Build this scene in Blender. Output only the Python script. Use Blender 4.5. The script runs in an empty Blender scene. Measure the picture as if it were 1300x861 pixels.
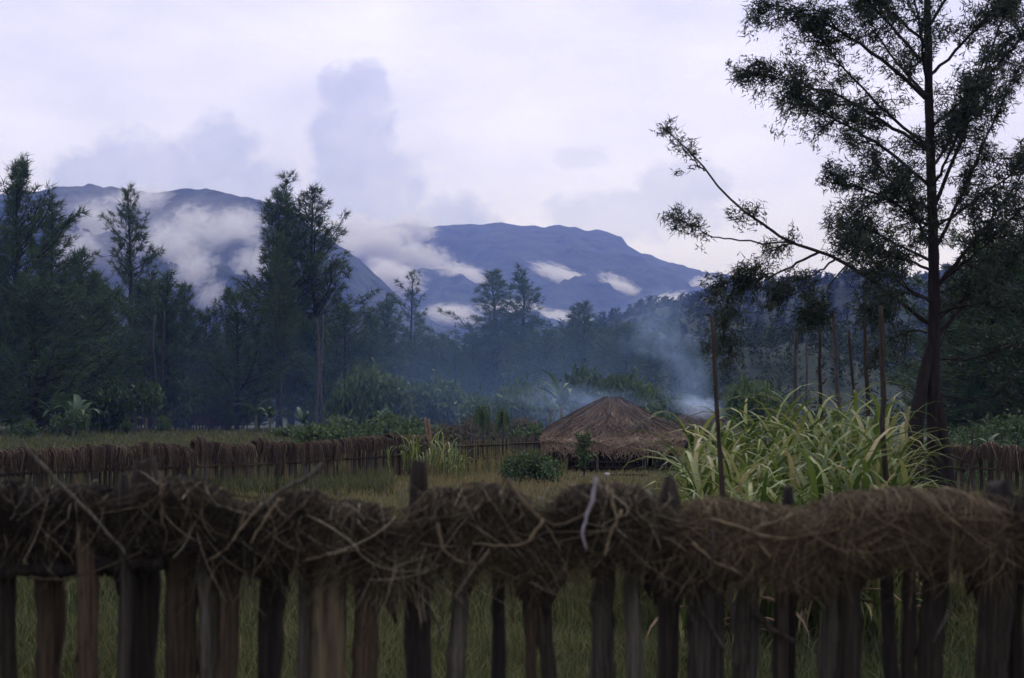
import bpy, math, random
import numpy as np
from mathutils import Vector, Matrix

# ------------------------------------------------------------------ camera, world, sun, exposure
sc = bpy.context.scene
col = sc.collection
CAMZ = 2.2
F = 1805.0          # focal length in photo pixels (photo 1300 x 861), horizon on row 520
HOR = 520.0
cam_d = bpy.data.cameras.new('camera')
cam = bpy.data.objects.new('camera', cam_d)
col.objects.link(cam)
cam.location = (0, 0, CAMZ)
cam.rotation_euler = (math.radians(90), 0, 0)
cam_d.sensor_width = 36
cam_d.lens = 36 * F / 1300
cam_d.shift_y = (HOR - 430.5) / 1300
cam_d.clip_start = 0.1
cam_d.clip_end = 20000
cam_d.dof.use_dof = True
cam_d.dof.focus_distance = 70
cam_d.dof.aperture_fstop = 4.5
sc.camera = cam

SUN_EL, SUN_AZ = math.radians(52), math.radians(15)     # azimuth east of the view direction (+Y)
w = bpy.data.worlds.new('World')
sc.world = w
w.use_nodes = True
SKY_STRENGTH = 0.1


def build_world():
    nt = w.node_tree
    N, L = nt.nodes, nt.links
    N.clear()
    out = N.new('ShaderNodeOutputWorld')
    bg = N.new('ShaderNodeBackground')
    bg.inputs['Strength'].default_value = SKY_STRENGTH
    L.new(bg.outputs[0], out.inputs[0])
    sky = N.new('ShaderNodeTexSky')
    sky.sky_type = 'NISHITA'
    sky.sun_disc = False
    sky.sun_elevation = SUN_EL
    sky.sun_rotation = SUN_AZ
    tc = N.new('ShaderNodeTexCoord')
    sep = N.new('ShaderNodeSeparateXYZ')
    L.new(tc.outputs['Generated'], sep.inputs[0])

    def M(op, a, b=None, c=None, clamp=False):
        n = N.new('ShaderNodeMath')
        n.operation = op
        n.use_clamp = clamp
        for i, v in enumerate((a, b, c)):
            if v is None:
                continue
            if isinstance(v, (int, float)):
                n.inputs[i].default_value = v
            else:
                L.new(v, n.inputs[i])
        return n.outputs[0]

    # high thin overcast: broad bright and dull areas
    mp = N.new('ShaderNodeMapping')
    mp.inputs['Scale'].default_value = (1.0, 1.0, 2.6)
    L.new(tc.outputs['Generated'], mp.inputs['Vector'])
    n1 = N.new('ShaderNodeTexNoise')
    n1.inputs['Scale'].default_value = 4.2
    n1.inputs['Detail'].default_value = 5
    n1.inputs['Roughness'].default_value = 0.55
    L.new(mp.outputs[0], n1.inputs['Vector'])
    r1 = N.new('ShaderNodeValToRGB')
    r1.color_ramp.elements[0].position = 0.32
    r1.color_ramp.elements[0].color = (7.5, 7.45, 11.3, 1)
    r1.color_ramp.elements[1].position = 0.66
    r1.color_ramp.elements[1].color = (10.2, 10.05, 14.1, 1)
    L.new(n1.outputs['Fac'], r1.inputs['Fac'])
    # the cloud deck is brightest around the hidden sun
    sd = (math.sin(SUN_AZ) * math.cos(SUN_EL), math.cos(SUN_AZ) * math.cos(SUN_EL), math.sin(SUN_EL))
    dp = N.new('ShaderNodeVectorMath')
    dp.operation = 'DOT_PRODUCT'
    L.new(tc.outputs['Generated'], dp.inputs[0])
    dp.inputs[1].default_value = sd
    glow = M('MULTIPLY_ADD', dp.outputs['Value'], 0.22, 0.86)
    deck = N.new('ShaderNodeVectorMath')
    deck.operation = 'SCALE'
    L.new(r1.outputs[0], deck.inputs[0])
    L.new(glow, deck.inputs['Scale'])
    # lower cumulus banks standing over the ranges (directions as tangents of bearing and height)
    yy = M('MAXIMUM', sep.outputs[1], 0.05)
    u = M('DIVIDE', sep.outputs[0], yy)
    v = M('DIVIDE', sep.outputs[2], yy)
    cmb = N.new('ShaderNodeCombineXYZ')
    L.new(u, cmb.inputs[0])
    L.new(v, cmb.inputs[1])
    nz = N.new('ShaderNodeTexNoise')
    nz.inputs['Scale'].default_value = 44
    nz.inputs['Detail'].default_value = 9
    nz.inputs['Roughness'].default_value = 0.6
    L.new(cmb.outputs[0], nz.inputs['Vector'])
    wob = M('MULTIPLY_ADD', nz.outputs['Fac'], 1.9, -0.95)
    blobs = [(438, 118, 42, 46), (472, 118, 30, 42), (430, 175, 50, 60), (465, 180, 44, 66), (445, 245, 78, 78),
             (505, 250, 50, 65), (560, 290, 80, 55), (165, 212, 62, 62), (215, 222, 70, 46), (278, 198, 60, 60), (110, 225, 70, 40),
             (330, 235, 75, 42), (250, 250, 150, 40), (740, 200, 42, 16), (865, 235, 70, 42), (800, 275, 130, 40)]
    mask = None
    for (px_, py_, rx, ry) in blobs:
        du = M('MULTIPLY', M('SUBTRACT', u, (px_ - 650) / F), F / rx)
        dv = M('MULTIPLY', M('SUBTRACT', v, (HOR - py_) / F), F / ry)
        q = M('ADD', M('MULTIPLY', du, du), M('MULTIPLY', dv, dv))
        f = M('SUBTRACT', 1.0, M('ADD', M('POWER', q, 0.8), wob))
        f = M('MULTIPLY', f, 1.75, clamp=True)
        amp = 0.3 if px_ == 740 else (0.6 if px_ > 700 else 1.0)
        f = M('MULTIPLY', f, amp)
        mask = f if mask is None else M('MAXIMUM', mask, f)
    cl = N.new('ShaderNodeMixRGB')
    L.new(M('MULTIPLY', mask, 0.95), cl.inputs[0])
    L.new(deck.outputs[0], cl.inputs[1])
    n3 = N.new('ShaderNodeTexNoise')
    n3.inputs['Scale'].default_value = 17
    n3.inputs['Detail'].default_value = 6
    n3.inputs['Roughness'].default_value = 0.6
    L.new(cmb.outputs[0], n3.inputs['Vector'])
    r3 = N.new('ShaderNodeValToRGB')
    r3.color_ramp.elements[0].position = 0.35
    r3.color_ramp.elements[0].color = (5.3, 5.6, 9.2, 1)
    r3.color_ramp.elements[1].position = 0.68
    r3.color_ramp.elements[1].color = (7.0, 7.15, 11.0, 1)
    L.new(n3.outputs['Fac'], r3.inputs['Fac'])
    L.new(r3.outputs[0], cl.inputs[2])
    mx = N.new('ShaderNodeMixRGB')
    mx.inputs[0].default_value = 0.9
    L.new(sky.outputs[0], mx.inputs[1])
    L.new(cl.outputs[0], mx.inputs[2])
    L.new(mx.outputs[0], bg.inputs['Color'])


build_world()
sun_d = bpy.data.lights.new('sun', 'SUN')
sun_d.energy = 1.1
sun_d.angle = math.radians(25)
sun_d.color = (1.0, 0.95, 0.87)
sun = bpy.data.objects.new('sun', sun_d)
col.objects.link(sun)
sun.location = (0, 0, 40)
sdir = Vector((math.sin(SUN_AZ) * math.cos(SUN_EL), math.cos(SUN_AZ) * math.cos(SUN_EL), math.sin(SUN_EL)))
sun.rotation_euler = sdir.to_track_quat('Z', 'Y').to_euler()

vs = sc.view_settings
vs.view_transform = 'Standard'
vs.look = 'None'
vs.exposure = 0.0
vs.gamma = 1.0
vs.use_curve_mapping = False
sc.cycles.max_bounces = 6
sc.cycles.diffuse_bounces = 3
sc.cycles.volume_bounces = 2
sc.cycles.volume_step_rate = 1.3
sc.cycles.transparent_max_bounces = 48
sc.cycles.use_denoising = True
sc.cycles.use_fast_gi = False

# ------------------------------------------------------------------ helpers
rs = np.random.RandomState(7)
random.seed(7)


def X(px, d):
    return (px - 650.0) / F * d


def Zp(py, d):
    return CAMZ - (py - HOR) / F * d


def P(px, py, d):
    return np.array([X(px, d), d, Zp(py, d)])


def gz(y):
    """height of the ground: a low bank at the near fence, level yard beyond"""
    t = np.clip((np.asarray(y, float) - 4.8) / 5.0, 0, 1)
    return 0.4 * (1 - t * t * (3 - 2 * t))


def hash3(ix, iy, iz, seed):
    h = (ix * 374761393 + iy * 668265263 + iz * 2147483647 + seed * 1274126177) & 0xFFFFFFFF
    h = ((h ^ (h >> 13)) * 1274126177) & 0xFFFFFFFF
    h = h ^ (h >> 16)
    return (h & 0xFFFF) / 65535.0


def vnoise(x, y, z=None, seed=0):
    x = np.asarray(x, float)
    y = np.asarray(y, float)
    z = np.zeros_like(x) if z is None else np.asarray(z, float)
    ix, iy, iz = [np.floor(a).astype(np.int64) for a in (x, y, z)]
    fx, fy, fz = x - ix, y - iy, z - iz
    fx, fy, fz = [a * a * (3 - 2 * a) for a in (fx, fy, fz)]
    r = 0
    for dx in (0, 1):
        for dy in (0, 1):
            for dz in (0, 1):
                wgt = (fx if dx else 1 - fx) * (fy if dy else 1 - fy) * (fz if dz else 1 - fz)
                r = r + wgt * hash3(ix + dx, iy + dy, iz + dz, seed)
    return r


def fbm(x, y, z=None, seed=0, oct=4, gain=0.5):
    r, a, t = 0, 1, 0
    s = 1.0
    for o in range(oct):
        r = r + a * vnoise(np.asarray(x) * s, np.asarray(y) * s, None if z is None else np.asarray(z) * s, seed + o)
        t += a
        a *= gain
        s *= 2.03
    return r / t


class MB:
    """collects vertices and faces (numpy) and links them as ONE mesh object"""

    def __init__(self):
        self.v, self.f, self.t, self.n = [], [], [], 0

    def add(self, v, faces, tint=None):
        v = np.asarray(v, float).reshape(-1, 3)
        self.v.append(v)
        t = np.full(len(v), 0.5) if tint is None else np.broadcast_to(np.asarray(tint, float), (len(v),))
        self.t.append(t)
        if not isinstance(faces, list):
            faces = [faces]
        for f in faces:
            self.f.append(np.asarray(f, np.int64) + self.n)
        self.n += len(v)

    def mesh(self, name, mat, smooth=False):
        me = bpy.data.meshes.new(name)
        v = np.concatenate(self.v)
        tot = np.concatenate([np.full(len(f), f.shape[1], np.int32) for f in self.f])
        loops = np.concatenate([f.ravel() for f in self.f]).astype(np.int32)
        me.vertices.add(len(v))
        me.vertices.foreach_set('co', v.ravel())
        me.loops.add(len(loops))
        me.loops.foreach_set('vertex_index', loops)
        me.polygons.add(len(tot))
        me.polygons.foreach_set('loop_start', np.concatenate([[0], np.cumsum(tot)[:-1]]).astype(np.int32))
        me.polygons.foreach_set('loop_total', tot)
        if smooth:
            me.polygons.foreach_set('use_smooth', np.ones(len(tot), bool))
        a = me.attributes.new('tint', 'FLOAT', 'POINT')
        a.data.foreach_set('value', np.concatenate(self.t))
        me.update(calc_edges=True)
        me.validate()
        if mat is not None:
            me.materials.append(mat)
        return me

    def build(self, name, mat, parent=None, smooth=False):
        o = bpy.data.objects.new(name, self.mesh(name, mat, smooth))
        col.objects.link(o)
        if parent is not None:
            o.parent = parent
        return o

    # ---- shapes
    def tube(self, path, rad, sides=6, tint=0.5, cap=True):
        p = np.asarray(path, float)
        n = len(p)
        rad = np.broadcast_to(np.asarray(rad, float), (n,))
        tg = np.gradient(p, axis=0)
        tg /= np.linalg.norm(tg, axis=1, keepdims=True) + 1e-9
        ref = np.where(np.abs(tg[:, 2:3]) > 0.9, np.array([[1., 0, 0]]), np.array([[0, 0, 1.]]))
        if np.abs(tg[:, 2]).max() > 0.9:
            ref = np.repeat(np.array([[0.96, 0.28, 0.0]]), n, 0)
        a = np.cross(tg, ref)
        a /= np.linalg.norm(a, axis=1, keepdims=True) + 1e-9
        b = np.cross(tg, a)
        ang = np.arange(sides) * 2 * math.pi / sides
        v = p[:, None] + rad[:, None, None] * (np.cos(ang)[None, :, None] * a[:, None] + np.sin(ang)[None, :, None] * b[:, None])
        i = np.arange(n - 1)[:, None] * sides
        j = np.arange(sides)[None]
        k = (j + 1) % sides
        q = np.stack([i + j, i + k, i + sides + k, i + sides + j], -1).reshape(-1, 4)
        fs = [q]
        if cap:
            fs += [np.arange(sides)[None, ::-1], (np.arange(sides) + (n - 1) * sides)[None]]
        self.add(v, fs, tint)

    def ribbons(self, paths, width, side=None, tint=0.5, taper=0.25):
        """paths (N,S,3): flat tapering strips"""
        p = np.asarray(paths, float)
        n, s, _ = p.shape
        tg = np.gradient(p, axis=1)
        tg /= np.linalg.norm(tg, axis=2, keepdims=True) + 1e-9
        if side is None:
            side = rs.normal(size=(n, 1, 3))
        sd = np.cross(tg, np.broadcast_to(side, p.shape))
        sd /= np.linalg.norm(sd, axis=2, keepdims=True) + 1e-9
        wd = np.broadcast_to(np.asarray(width, float), (n,))[:, None] * (1 - (1 - taper) * np.linspace(0, 1, s)[None] ** 1.5)
        v = np.stack([p - sd * wd[..., None] / 2, p + sd * wd[..., None] / 2], 2)
        b = (np.arange(n)[:, None] * s + np.arange(s - 1)[None]) * 2
        q = np.stack([b, b + 1, b + 3, b + 2], -1).reshape(-1, 4)
        t = np.repeat(np.broadcast_to(np.asarray(tint, float), (n,)), s * 2)
        self.add(v, q, t)

    def needles(self, base, dirs, length, width, tint=0.5):
        """one long triangle per leaf"""
        base = np.asarray(base, float)
        n = len(base)
        d = dirs / (np.linalg.norm(dirs, axis=1, keepdims=True) + 1e-9)
        sd = np.cross(d, rs.normal(size=(n, 3)))
        sd /= np.linalg.norm(sd, axis=1, keepdims=True) + 1e-9
        length = np.broadcast_to(np.asarray(length, float), (n,))[:, None]
        width = np.broadcast_to(np.asarray(width, float), (n,))[:, None]
        v = np.stack([base - sd * width / 2, base + sd * width / 2, base + d * length], 1)
        f = np.arange(n * 3).reshape(-1, 3)
        self.add(v, f, np.repeat(np.broadcast_to(np.asarray(tint, float), (n,)), 3))

    def leaves(self, c, length, width, tint=0.5, droop=0.0):
        """one diamond-shaped, folded leaf per point"""
        n = len(c)
        d = rs.normal(size=(n, 3))
        d[:, 2] -= droop
        d /= np.linalg.norm(d, axis=1, keepdims=True)
        sd = np.cross(d, rs.normal(size=(n, 3)))
        sd /= np.linalg.norm(sd, axis=1, keepdims=True) + 1e-9
        nn = np.cross(d, sd)
        length = np.broadcast_to(np.asarray(length, float), (n,))[:, None]
        width = np.broadcast_to(np.asarray(width, float), (n,))[:, None]
        v = np.stack([c, c + d * length * 0.45 + sd * width / 2 + nn * width * .15, c + d * length,
                      c + d * length * 0.45 - sd * width / 2 + nn * width * .15], 1)
        self.add(v, np.arange(n * 4).reshape(-1, 4), np.repeat(np.broadcast_to(np.asarray(tint, float), (n,)), 4))

    def box(self, lo, hi, tint=0.5):
        lo, hi = np.array(lo, float), np.array(hi, float)
        v = np.array([[x, y, z] for x in (lo[0], hi[0]) for y in (lo[1], hi[1]) for z in (lo[2], hi[2])])
        f = np.array([[0, 1, 3, 2], [4, 6, 7, 5], [0, 4, 5, 1], [2, 3, 7, 6], [0, 2, 6, 4], [1, 5, 7, 3]])
        self.add(v, f, tint)


def tag(o, label=None, cat=None, group=None, kind=None):
    if label:
        o['label'] = label
    if cat:
        o['category'] = cat
    if group:
        o['group'] = group
    if kind:
        o['kind'] = kind
    return o


def empty(name, loc, rz=0):
    o = bpy.data.objects.new(name, None)
    o.empty_display_size = 0.2
    col.objects.link(o)
    o.location = Vector([float(a) for a in loc])
    o.rotation_euler = (0, 0, rz)
    return o


def inst(name, me, parent, loc=(0, 0, 0), rot=(0, 0, 0), scale=(1, 1, 1)):
    o = bpy.data.objects.new(name, me)
    col.objects.link(o)
    o.parent = parent
    o.location = [float(a) for a in loc]
    o.rotation_euler = [float(a) for a in rot]
    o.scale = [float(a) for a in scale]
    return o


# ------------------------------------------------------------------ materials
def mat(name, stops, noise=8.0, stretch=(1, 1, 1), detail=6, rough=0.8, spec=0.3, bump=0.0, bump_scale=None,
        tint_w=0.0, rand_w=0.0, trans=0.0, noise_w=1.0, coords='Object'):
    """procedural material: colour ramp over noise + per-piece tint; stops = [(pos, (r,g,b)), ...]"""
    m = bpy.data.materials.new(name)
    m.use_nodes = True
    nt = m.node_tree
    N, L = nt.nodes, nt.links
    bs = N['Principled BSDF']
    bs.inputs['Roughness'].default_value = rough
    bs.inputs['Specular IOR Level'].default_value = spec
    tc = N.new('ShaderNodeTexCoord')
    mp = N.new('ShaderNodeMapping')
    mp.inputs['Scale'].default_value = stretch
    L.new(tc.outputs[coords], mp.inputs['Vector'])
    nz = N.new('ShaderNodeTexNoise')
    nz.inputs['Scale'].default_value = noise
    nz.inputs['Detail'].default_value = detail
    nz.inputs['Roughness'].default_value = 0.62
    L.new(mp.outputs[0], nz.inputs['Vector'])

    def M(op, a, b, c=None):
        n = N.new('ShaderNodeMath')
        n.operation = op
        for i, v in enumerate((a, b, c)):
            if v is None:
                continue
            if isinstance(v, (int, float)):
                n.inputs[i].default_value = v
            else:
                L.new(v, n.inputs[i])
        return n.outputs[0]
    fac = M('MULTIPLY_ADD', nz.outputs['Fac'], noise_w, 0.5 - 0.5 * noise_w)
    if tint_w:
        at = N.new('ShaderNodeAttribute')
        at.attribute_name = 'tint'
        fac = M('ADD', fac, M('MULTIPLY_ADD', at.outputs['Fac'], tint_w, -0.5 * tint_w))
    if rand_w:
        oi = N.new('ShaderNodeObjectInfo')
        fac = M('ADD', fac, M('MULTIPLY_ADD', oi.outputs['Random'], rand_w, -0.5 * rand_w))
    rp = N.new('ShaderNodeValToRGB')
    el = rp.color_ramp.elements
    while len(el) < len(stops):
        el.new(0.5)
    for e, (p, c) in zip(el, stops):
        e.position = p
        e.color = (*c, 1)
    L.new(fac, rp.inputs['Fac'])
    L.new(rp.outputs[0], bs.inputs['Base Color'])
    if bump:
        bp = N.new('ShaderNodeBump')
        bp.inputs['Strength'].default_value = bump
        bp.inputs['Distance'].default_value = 0.02 if bump_scale is None else bump_scale
        L.new(nz.outputs['Fac'], bp.inputs['Height'])
        L.new(bp.outputs[0], bs.inputs['Normal'])
    if trans:
        tr = N.new('ShaderNodeBsdfTranslucent')
        L.new(rp.outputs[0], tr.inputs['Color'])
        mxs = N.new('ShaderNodeMixShader')
        mxs.inputs[0].default_value = trans
        L.new(bs.outputs[0], mxs.inputs[1])
        L.new(tr.outputs[0], mxs.inputs[2])
        L.new(mxs.outputs[0], N['Material Output'].inputs['Surface'])
    return m


def vmat(name, color, density, noise=None, thr=0.5, gain=3.0, scale=(1, 1, 1), aniso=0.0, zfade=False, detail=5, distort=0.0):
    """volume material; with noise: a ragged cloud inside a unit sphere"""
    m = bpy.data.materials.new(name)
    m.use_nodes = True
    nt = m.node_tree
    N, L = nt.nodes, nt.links
    N.remove(N['Principled BSDF'])
    pv = N.new('ShaderNodeVolumePrincipled')
    pv.inputs['Color'].default_value = (*color, 1)
    pv.inputs['Absorption Color'].default_value = (1, 1, 1, 1)
    pv.inputs['Density'].default_value = density
    pv.inputs['Anisotropy'].default_value = aniso
    L.new(pv.outputs[0], N['Material Output'].inputs['Volume'])
    if noise:
        tc = N.new('ShaderNodeTexCoord')
        ln = N.new('ShaderNodeVectorMath')
        ln.operation = 'LENGTH'
        L.new(tc.outputs['Object'], ln.inputs[0])
        mp = N.new('ShaderNodeMapping')
        mp.inputs['Scale'].default_value = scale
        L.new(tc.outputs['Object'], mp.inputs['Vector'])
        oi = N.new('ShaderNodeObjectInfo')
        ad = N.new('ShaderNodeVectorMath')
        ad.operation = 'ADD'
        sc_ = N.new('ShaderNodeMath')
        sc_.operation = 'MULTIPLY'
        L.new(oi.outputs['Random'], sc_.inputs[0])
        sc_.inputs[1].default_value = 50
        L.new(mp.outputs[0], ad.inputs[0])
        L.new(sc_.outputs[0], ad.inputs[1])
        nz = N.new('ShaderNodeTexNoise')
        nz.inputs['Scale'].default_value = noise
        nz.inputs['Detail'].default_value = detail
        nz.inputs['Roughness'].default_value = 0.6
        nz.inputs['Distortion'].default_value = distort
        L.new(ad.outputs[0], nz.inputs['Vector'])

        def M(op, a, b, clamp=False):
            n = N.new('ShaderNodeMath')
            n.operation = op
            n.use_clamp = clamp
            for i, v in enumerate((a, b)):
                if isinstance(v, (int, float)):
                    n.inputs[i].default_value = v
                else:
                    L.new(v, n.inputs[i])
            return n.outputs[0]
        edge = M('SUBTRACT', 1.0, ln.outputs['Value'], True)
        # noise must beat a threshold that grows towards the edge
        f = M('ADD', nz.outputs['Fac'], M('MULTIPLY', edge, 0.55))
        f = M('MULTIPLY', M('SUBTRACT', f, thr), gain, True)
        f = M('MULTIPLY', f, M('MULTIPLY', edge, 3.0, True))
        if zfade:
            sp = N.new('ShaderNodeSeparateXYZ')
            L.new(tc.outputs['Object'], sp.inputs[0])
            f = M('MULTIPLY', f, M('SUBTRACT', 0.75, M('MULTIPLY', sp.outputs[2], 0.75), True))
        L.new(M('MULTIPLY', f, density), pv.inputs['Density'])
    return m


M_ground = mat('ground_soil_grass', [(0.3, (0.018, 0.026, 0.009)), (0.5, (0.032, 0.040, 0.013)), (0.7, (0.052, 0.050, 0.020))],
               noise=0.35, detail=9, rough=0.95, bump=0.5, bump_scale=0.05)
M_grass = mat('grass_blades', [(0.1, (0.034, 0.055, 0.016)), (0.4, (0.085, 0.098, 0.030)), (0.65, (0.165, 0.155, 0.050)), (0.9, (0.25, 0.195, 0.080))],
              noise=0.25, rough=0.7, tint_w=1.0, noise_w=0.5, trans=0.25)
M_thatch = mat('dry_grass_thatch', [(0.05, (0.024, 0.017, 0.010)), (0.4, (0.074, 0.053, 0.028)), (0.75, (0.150, 0.112, 0.060)), (1.0, (0.27, 0.22, 0.13))],
               noise=3.0, rough=0.85, tint_w=1.1, noise_w=0.3, rand_w=0.15)
M_thatch_near = mat('weathered_thatch', [(0.05, (0.008, 0.006, 0.0034)), (0.4, (0.028, 0.021, 0.010)), (0.75, (0.100, 0.078, 0.036)), (1.0, (0.32, 0.275, 0.165))],
                    noise=6.0, rough=0.9, tint_w=1.1, noise_w=0.35, rand_w=0.12)
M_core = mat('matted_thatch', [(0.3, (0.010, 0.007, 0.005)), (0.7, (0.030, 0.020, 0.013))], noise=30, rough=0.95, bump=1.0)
M_fibre = mat('brown_fibre', [(0.05, (0.018, 0.012, 0.006)), (0.45, (0.070, 0.050, 0.024)), (0.8, (0.175, 0.128, 0.060)), (1.0, (0.32, 0.25, 0.13))],
              noise=6.0, rough=0.9, tint_w=1.1, noise_w=0.35)
M_wood_dark = mat('wood_dark', [(0.3, (0.010, 0.0078, 0.0050)), (0.55, (0.032, 0.0245, 0.0140)), (0.8, (0.080, 0.063, 0.038))],
                  noise=20, stretch=(5, 5, 0.14), rough=0.9, bump=1.0, rand_w=0.25)
M_wood_brown = mat('wood_brown', [(0.3, (0.019, 0.0135, 0.0068)), (0.55, (0.066, 0.046, 0.0225)), (0.8, (0.14, 0.102, 0.052))],
                   noise=20, stretch=(5, 5, 0.14), rough=0.9, bump=1.0, rand_w=0.25)
M_wood_tan = mat('wood_tan', [(0.28, (0.035, 0.022, 0.014)), (0.5, (0.135, 0.104, 0.050)), (0.8, (0.235, 0.182, 0.090))],
                 noise=11, stretch=(3, 3, 0.22), rough=0.85, bump=0.8, rand_w=0.15)
M_wood_grey = mat('wood_grey', [(0.3, (0.022, 0.019, 0.012)), (0.55, (0.082, 0.072, 0.045)), (0.8, (0.19, 0.170, 0.112))],
                  noise=20, stretch=(5, 5, 0.14), rough=0.9, bump=1.0, rand_w=0.25)
M_bark = mat('bark', [(0.3, (0.010, 0.008, 0.006)), (0.55, (0.027, 0.021, 0.016)), (0.8, (0.060, 0.049, 0.038))],
             noise=6, stretch=(2, 2, 0.35), rough=0.95, bump=1.0, bump_scale=0.05)
M_bark_pale = mat('bark_pale', [(0.3, (0.032, 0.029, 0.023)), (0.55, (0.070, 0.064, 0.052)), (0.8, (0.14, 0.13, 0.105))],
                  noise=5, stretch=(1, 1, 0.8), rough=0.95, bump=0.5)
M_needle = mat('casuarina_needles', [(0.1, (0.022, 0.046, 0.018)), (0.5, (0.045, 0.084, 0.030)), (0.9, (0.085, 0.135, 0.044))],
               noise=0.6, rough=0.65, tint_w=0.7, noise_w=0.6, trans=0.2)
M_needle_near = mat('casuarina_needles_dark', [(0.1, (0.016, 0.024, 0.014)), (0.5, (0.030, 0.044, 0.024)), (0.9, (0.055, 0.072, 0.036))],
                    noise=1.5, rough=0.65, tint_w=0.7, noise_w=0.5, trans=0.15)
M_leaf = mat('shrub_leaves', [(0.1, (0.030, 0.058, 0.018)), (0.5, (0.066, 0.112, 0.032)), (0.9, (0.125, 0.175, 0.055))],
             noise=1.2, rough=0.55, tint_w=0.8, noise_w=0.5, rand_w=0.3, trans=0.25)
M_leaf_red = mat('scrub_reddish', [(0.1, (0.050, 0.052, 0.028)), (0.5, (0.100, 0.090, 0.052)), (0.9, (0.16, 0.135, 0.085))],
                 noise=1.2, rough=0.7, tint_w=0.8, noise_w=0.5, rand_w=0.3, trans=0.2)
M_cane = mat('cane_leaf', [(0.12, (0.060, 0.105, 0.018)), (0.5, (0.165, 0.225, 0.042)), (0.8, (0.30, 0.330, 0.095)), (0.98, (0.42, 0.35, 0.15))],
             noise=3.0, rough=0.42, spec=0.5, noise_w=0.35, rand_w=0.95, trans=0.3)
M_cane_stalk = mat('cane_stalk', [(0.3, (0.06, 0.075, 0.025)), (0.7, (0.16, 0.14, 0.06))], noise=6, rough=0.6)
M_dry_leaf = mat('dry_leaf', [(0.3, (0.16, 0.10, 0.05)), (0.7, (0.32, 0.235, 0.13))], noise=6, rough=0.7, trans=0.2)
M_banana = mat('banana_leaf', [(0.2, (0.035, 0.075, 0.028)), (0.5, (0.06, 0.11, 0.042)), (0.85, (0.10, 0.15, 0.065))],
               noise=2.0, rough=0.55, spec=0.3, rand_w=0.4, trans=0.25)
M_mtn = mat('forested_slope', [(0.3, (0.018, 0.028, 0.016)), (0.5, (0.034, 0.050, 0.026)), (0.72, (0.060, 0.078, 0.040))],
            noise=0.018, detail=12, rough=0.95, bump=1.0, bump_scale=18.0)
M_hill = mat('hill_gardens', [(0.22, (0.016, 0.030, 0.016)), (0.5, (0.030, 0.048, 0.024)), (0.75, (0.065, 0.072, 0.036)), (0.95, (0.12, 0.105, 0.058))],
             noise=0.03, stretch=(1, 1, 5), detail=9, rough=0.95, tint_w=1.0, noise_w=0.6, bump=0.8, bump_scale=3.0)
M_far_tree = mat('far_tree_crowns', [(0.1, (0.020, 0.036, 0.014)), (0.5, (0.034, 0.056, 0.022)), (0.9, (0.055, 0.080, 0.032))],
                 noise=0.02, rough=0.9, tint_w=0.8, noise_w=0.5)
M_roof = mat('roof_thatch', [(0.05, (0.060, 0.044, 0.026)), (0.4, (0.175, 0.126, 0.072)), (0.75, (0.30, 0.220, 0.130)), (1.0, (0.42, 0.33, 0.21))],
             noise=1.6, rough=0.9, tint_w=0.9, noise_w=0.5)
M_roof_old = mat('roof_thatch_old', [(0.05, (0.038, 0.031, 0.024)), (0.45, (0.100, 0.080, 0.058)), (0.9, (0.19, 0.15, 0.11))],
                 noise=1.6, rough=0.9, tint_w=0.9, noise_w=0.5)
M_pale = mat('pale_split_wood', [(0.3, (0.30, 0.28, 0.25)), (0.7, (0.50, 0.47, 0.43))], noise=8, rough=0.8)


# ------------------------------------------------------------------ ground, hills and mountains
def build_ground():
    ys = np.concatenate([np.linspace(-40, 3, 8), np.linspace(4, 60, 113), np.geomspace(61, 6800, 60)])
    us = np.concatenate([-np.geomspace(1.0, 0.02, 60), [0], np.geomspace(0.02, 1.0, 60)])
    half = np.maximum(14, np.maximum(60, np.abs(ys) * 0.9))
    half = np.minimum(half, 4300)
    Xg = us[None] * half[:, None]
    Yg = np.repeat(ys[:, None], len(us), 1)
    Zg = gz(Yg) + 0.07 * (fbm(Xg * .35, Yg * .35, seed=3) - .5) * np.clip((Yg - 6) / 6, 0, 1)
    v = np.stack([Xg, Yg, Zg], -1)
    r, c = Xg.shape
    i = (np.arange(r - 1)[:, None] * c + np.arange(c - 1)[None])
    q = np.stack([i, i + 1, i + c + 1, i + c], -1).reshape(-1, 4)
    mb = MB()
    mb.add(v, q)
    o = mb.build('ground', M_ground, smooth=True)
    tag(o, 'grassy valley floor of the fenced yard and field', 'ground', kind='structure')


build_ground()


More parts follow.
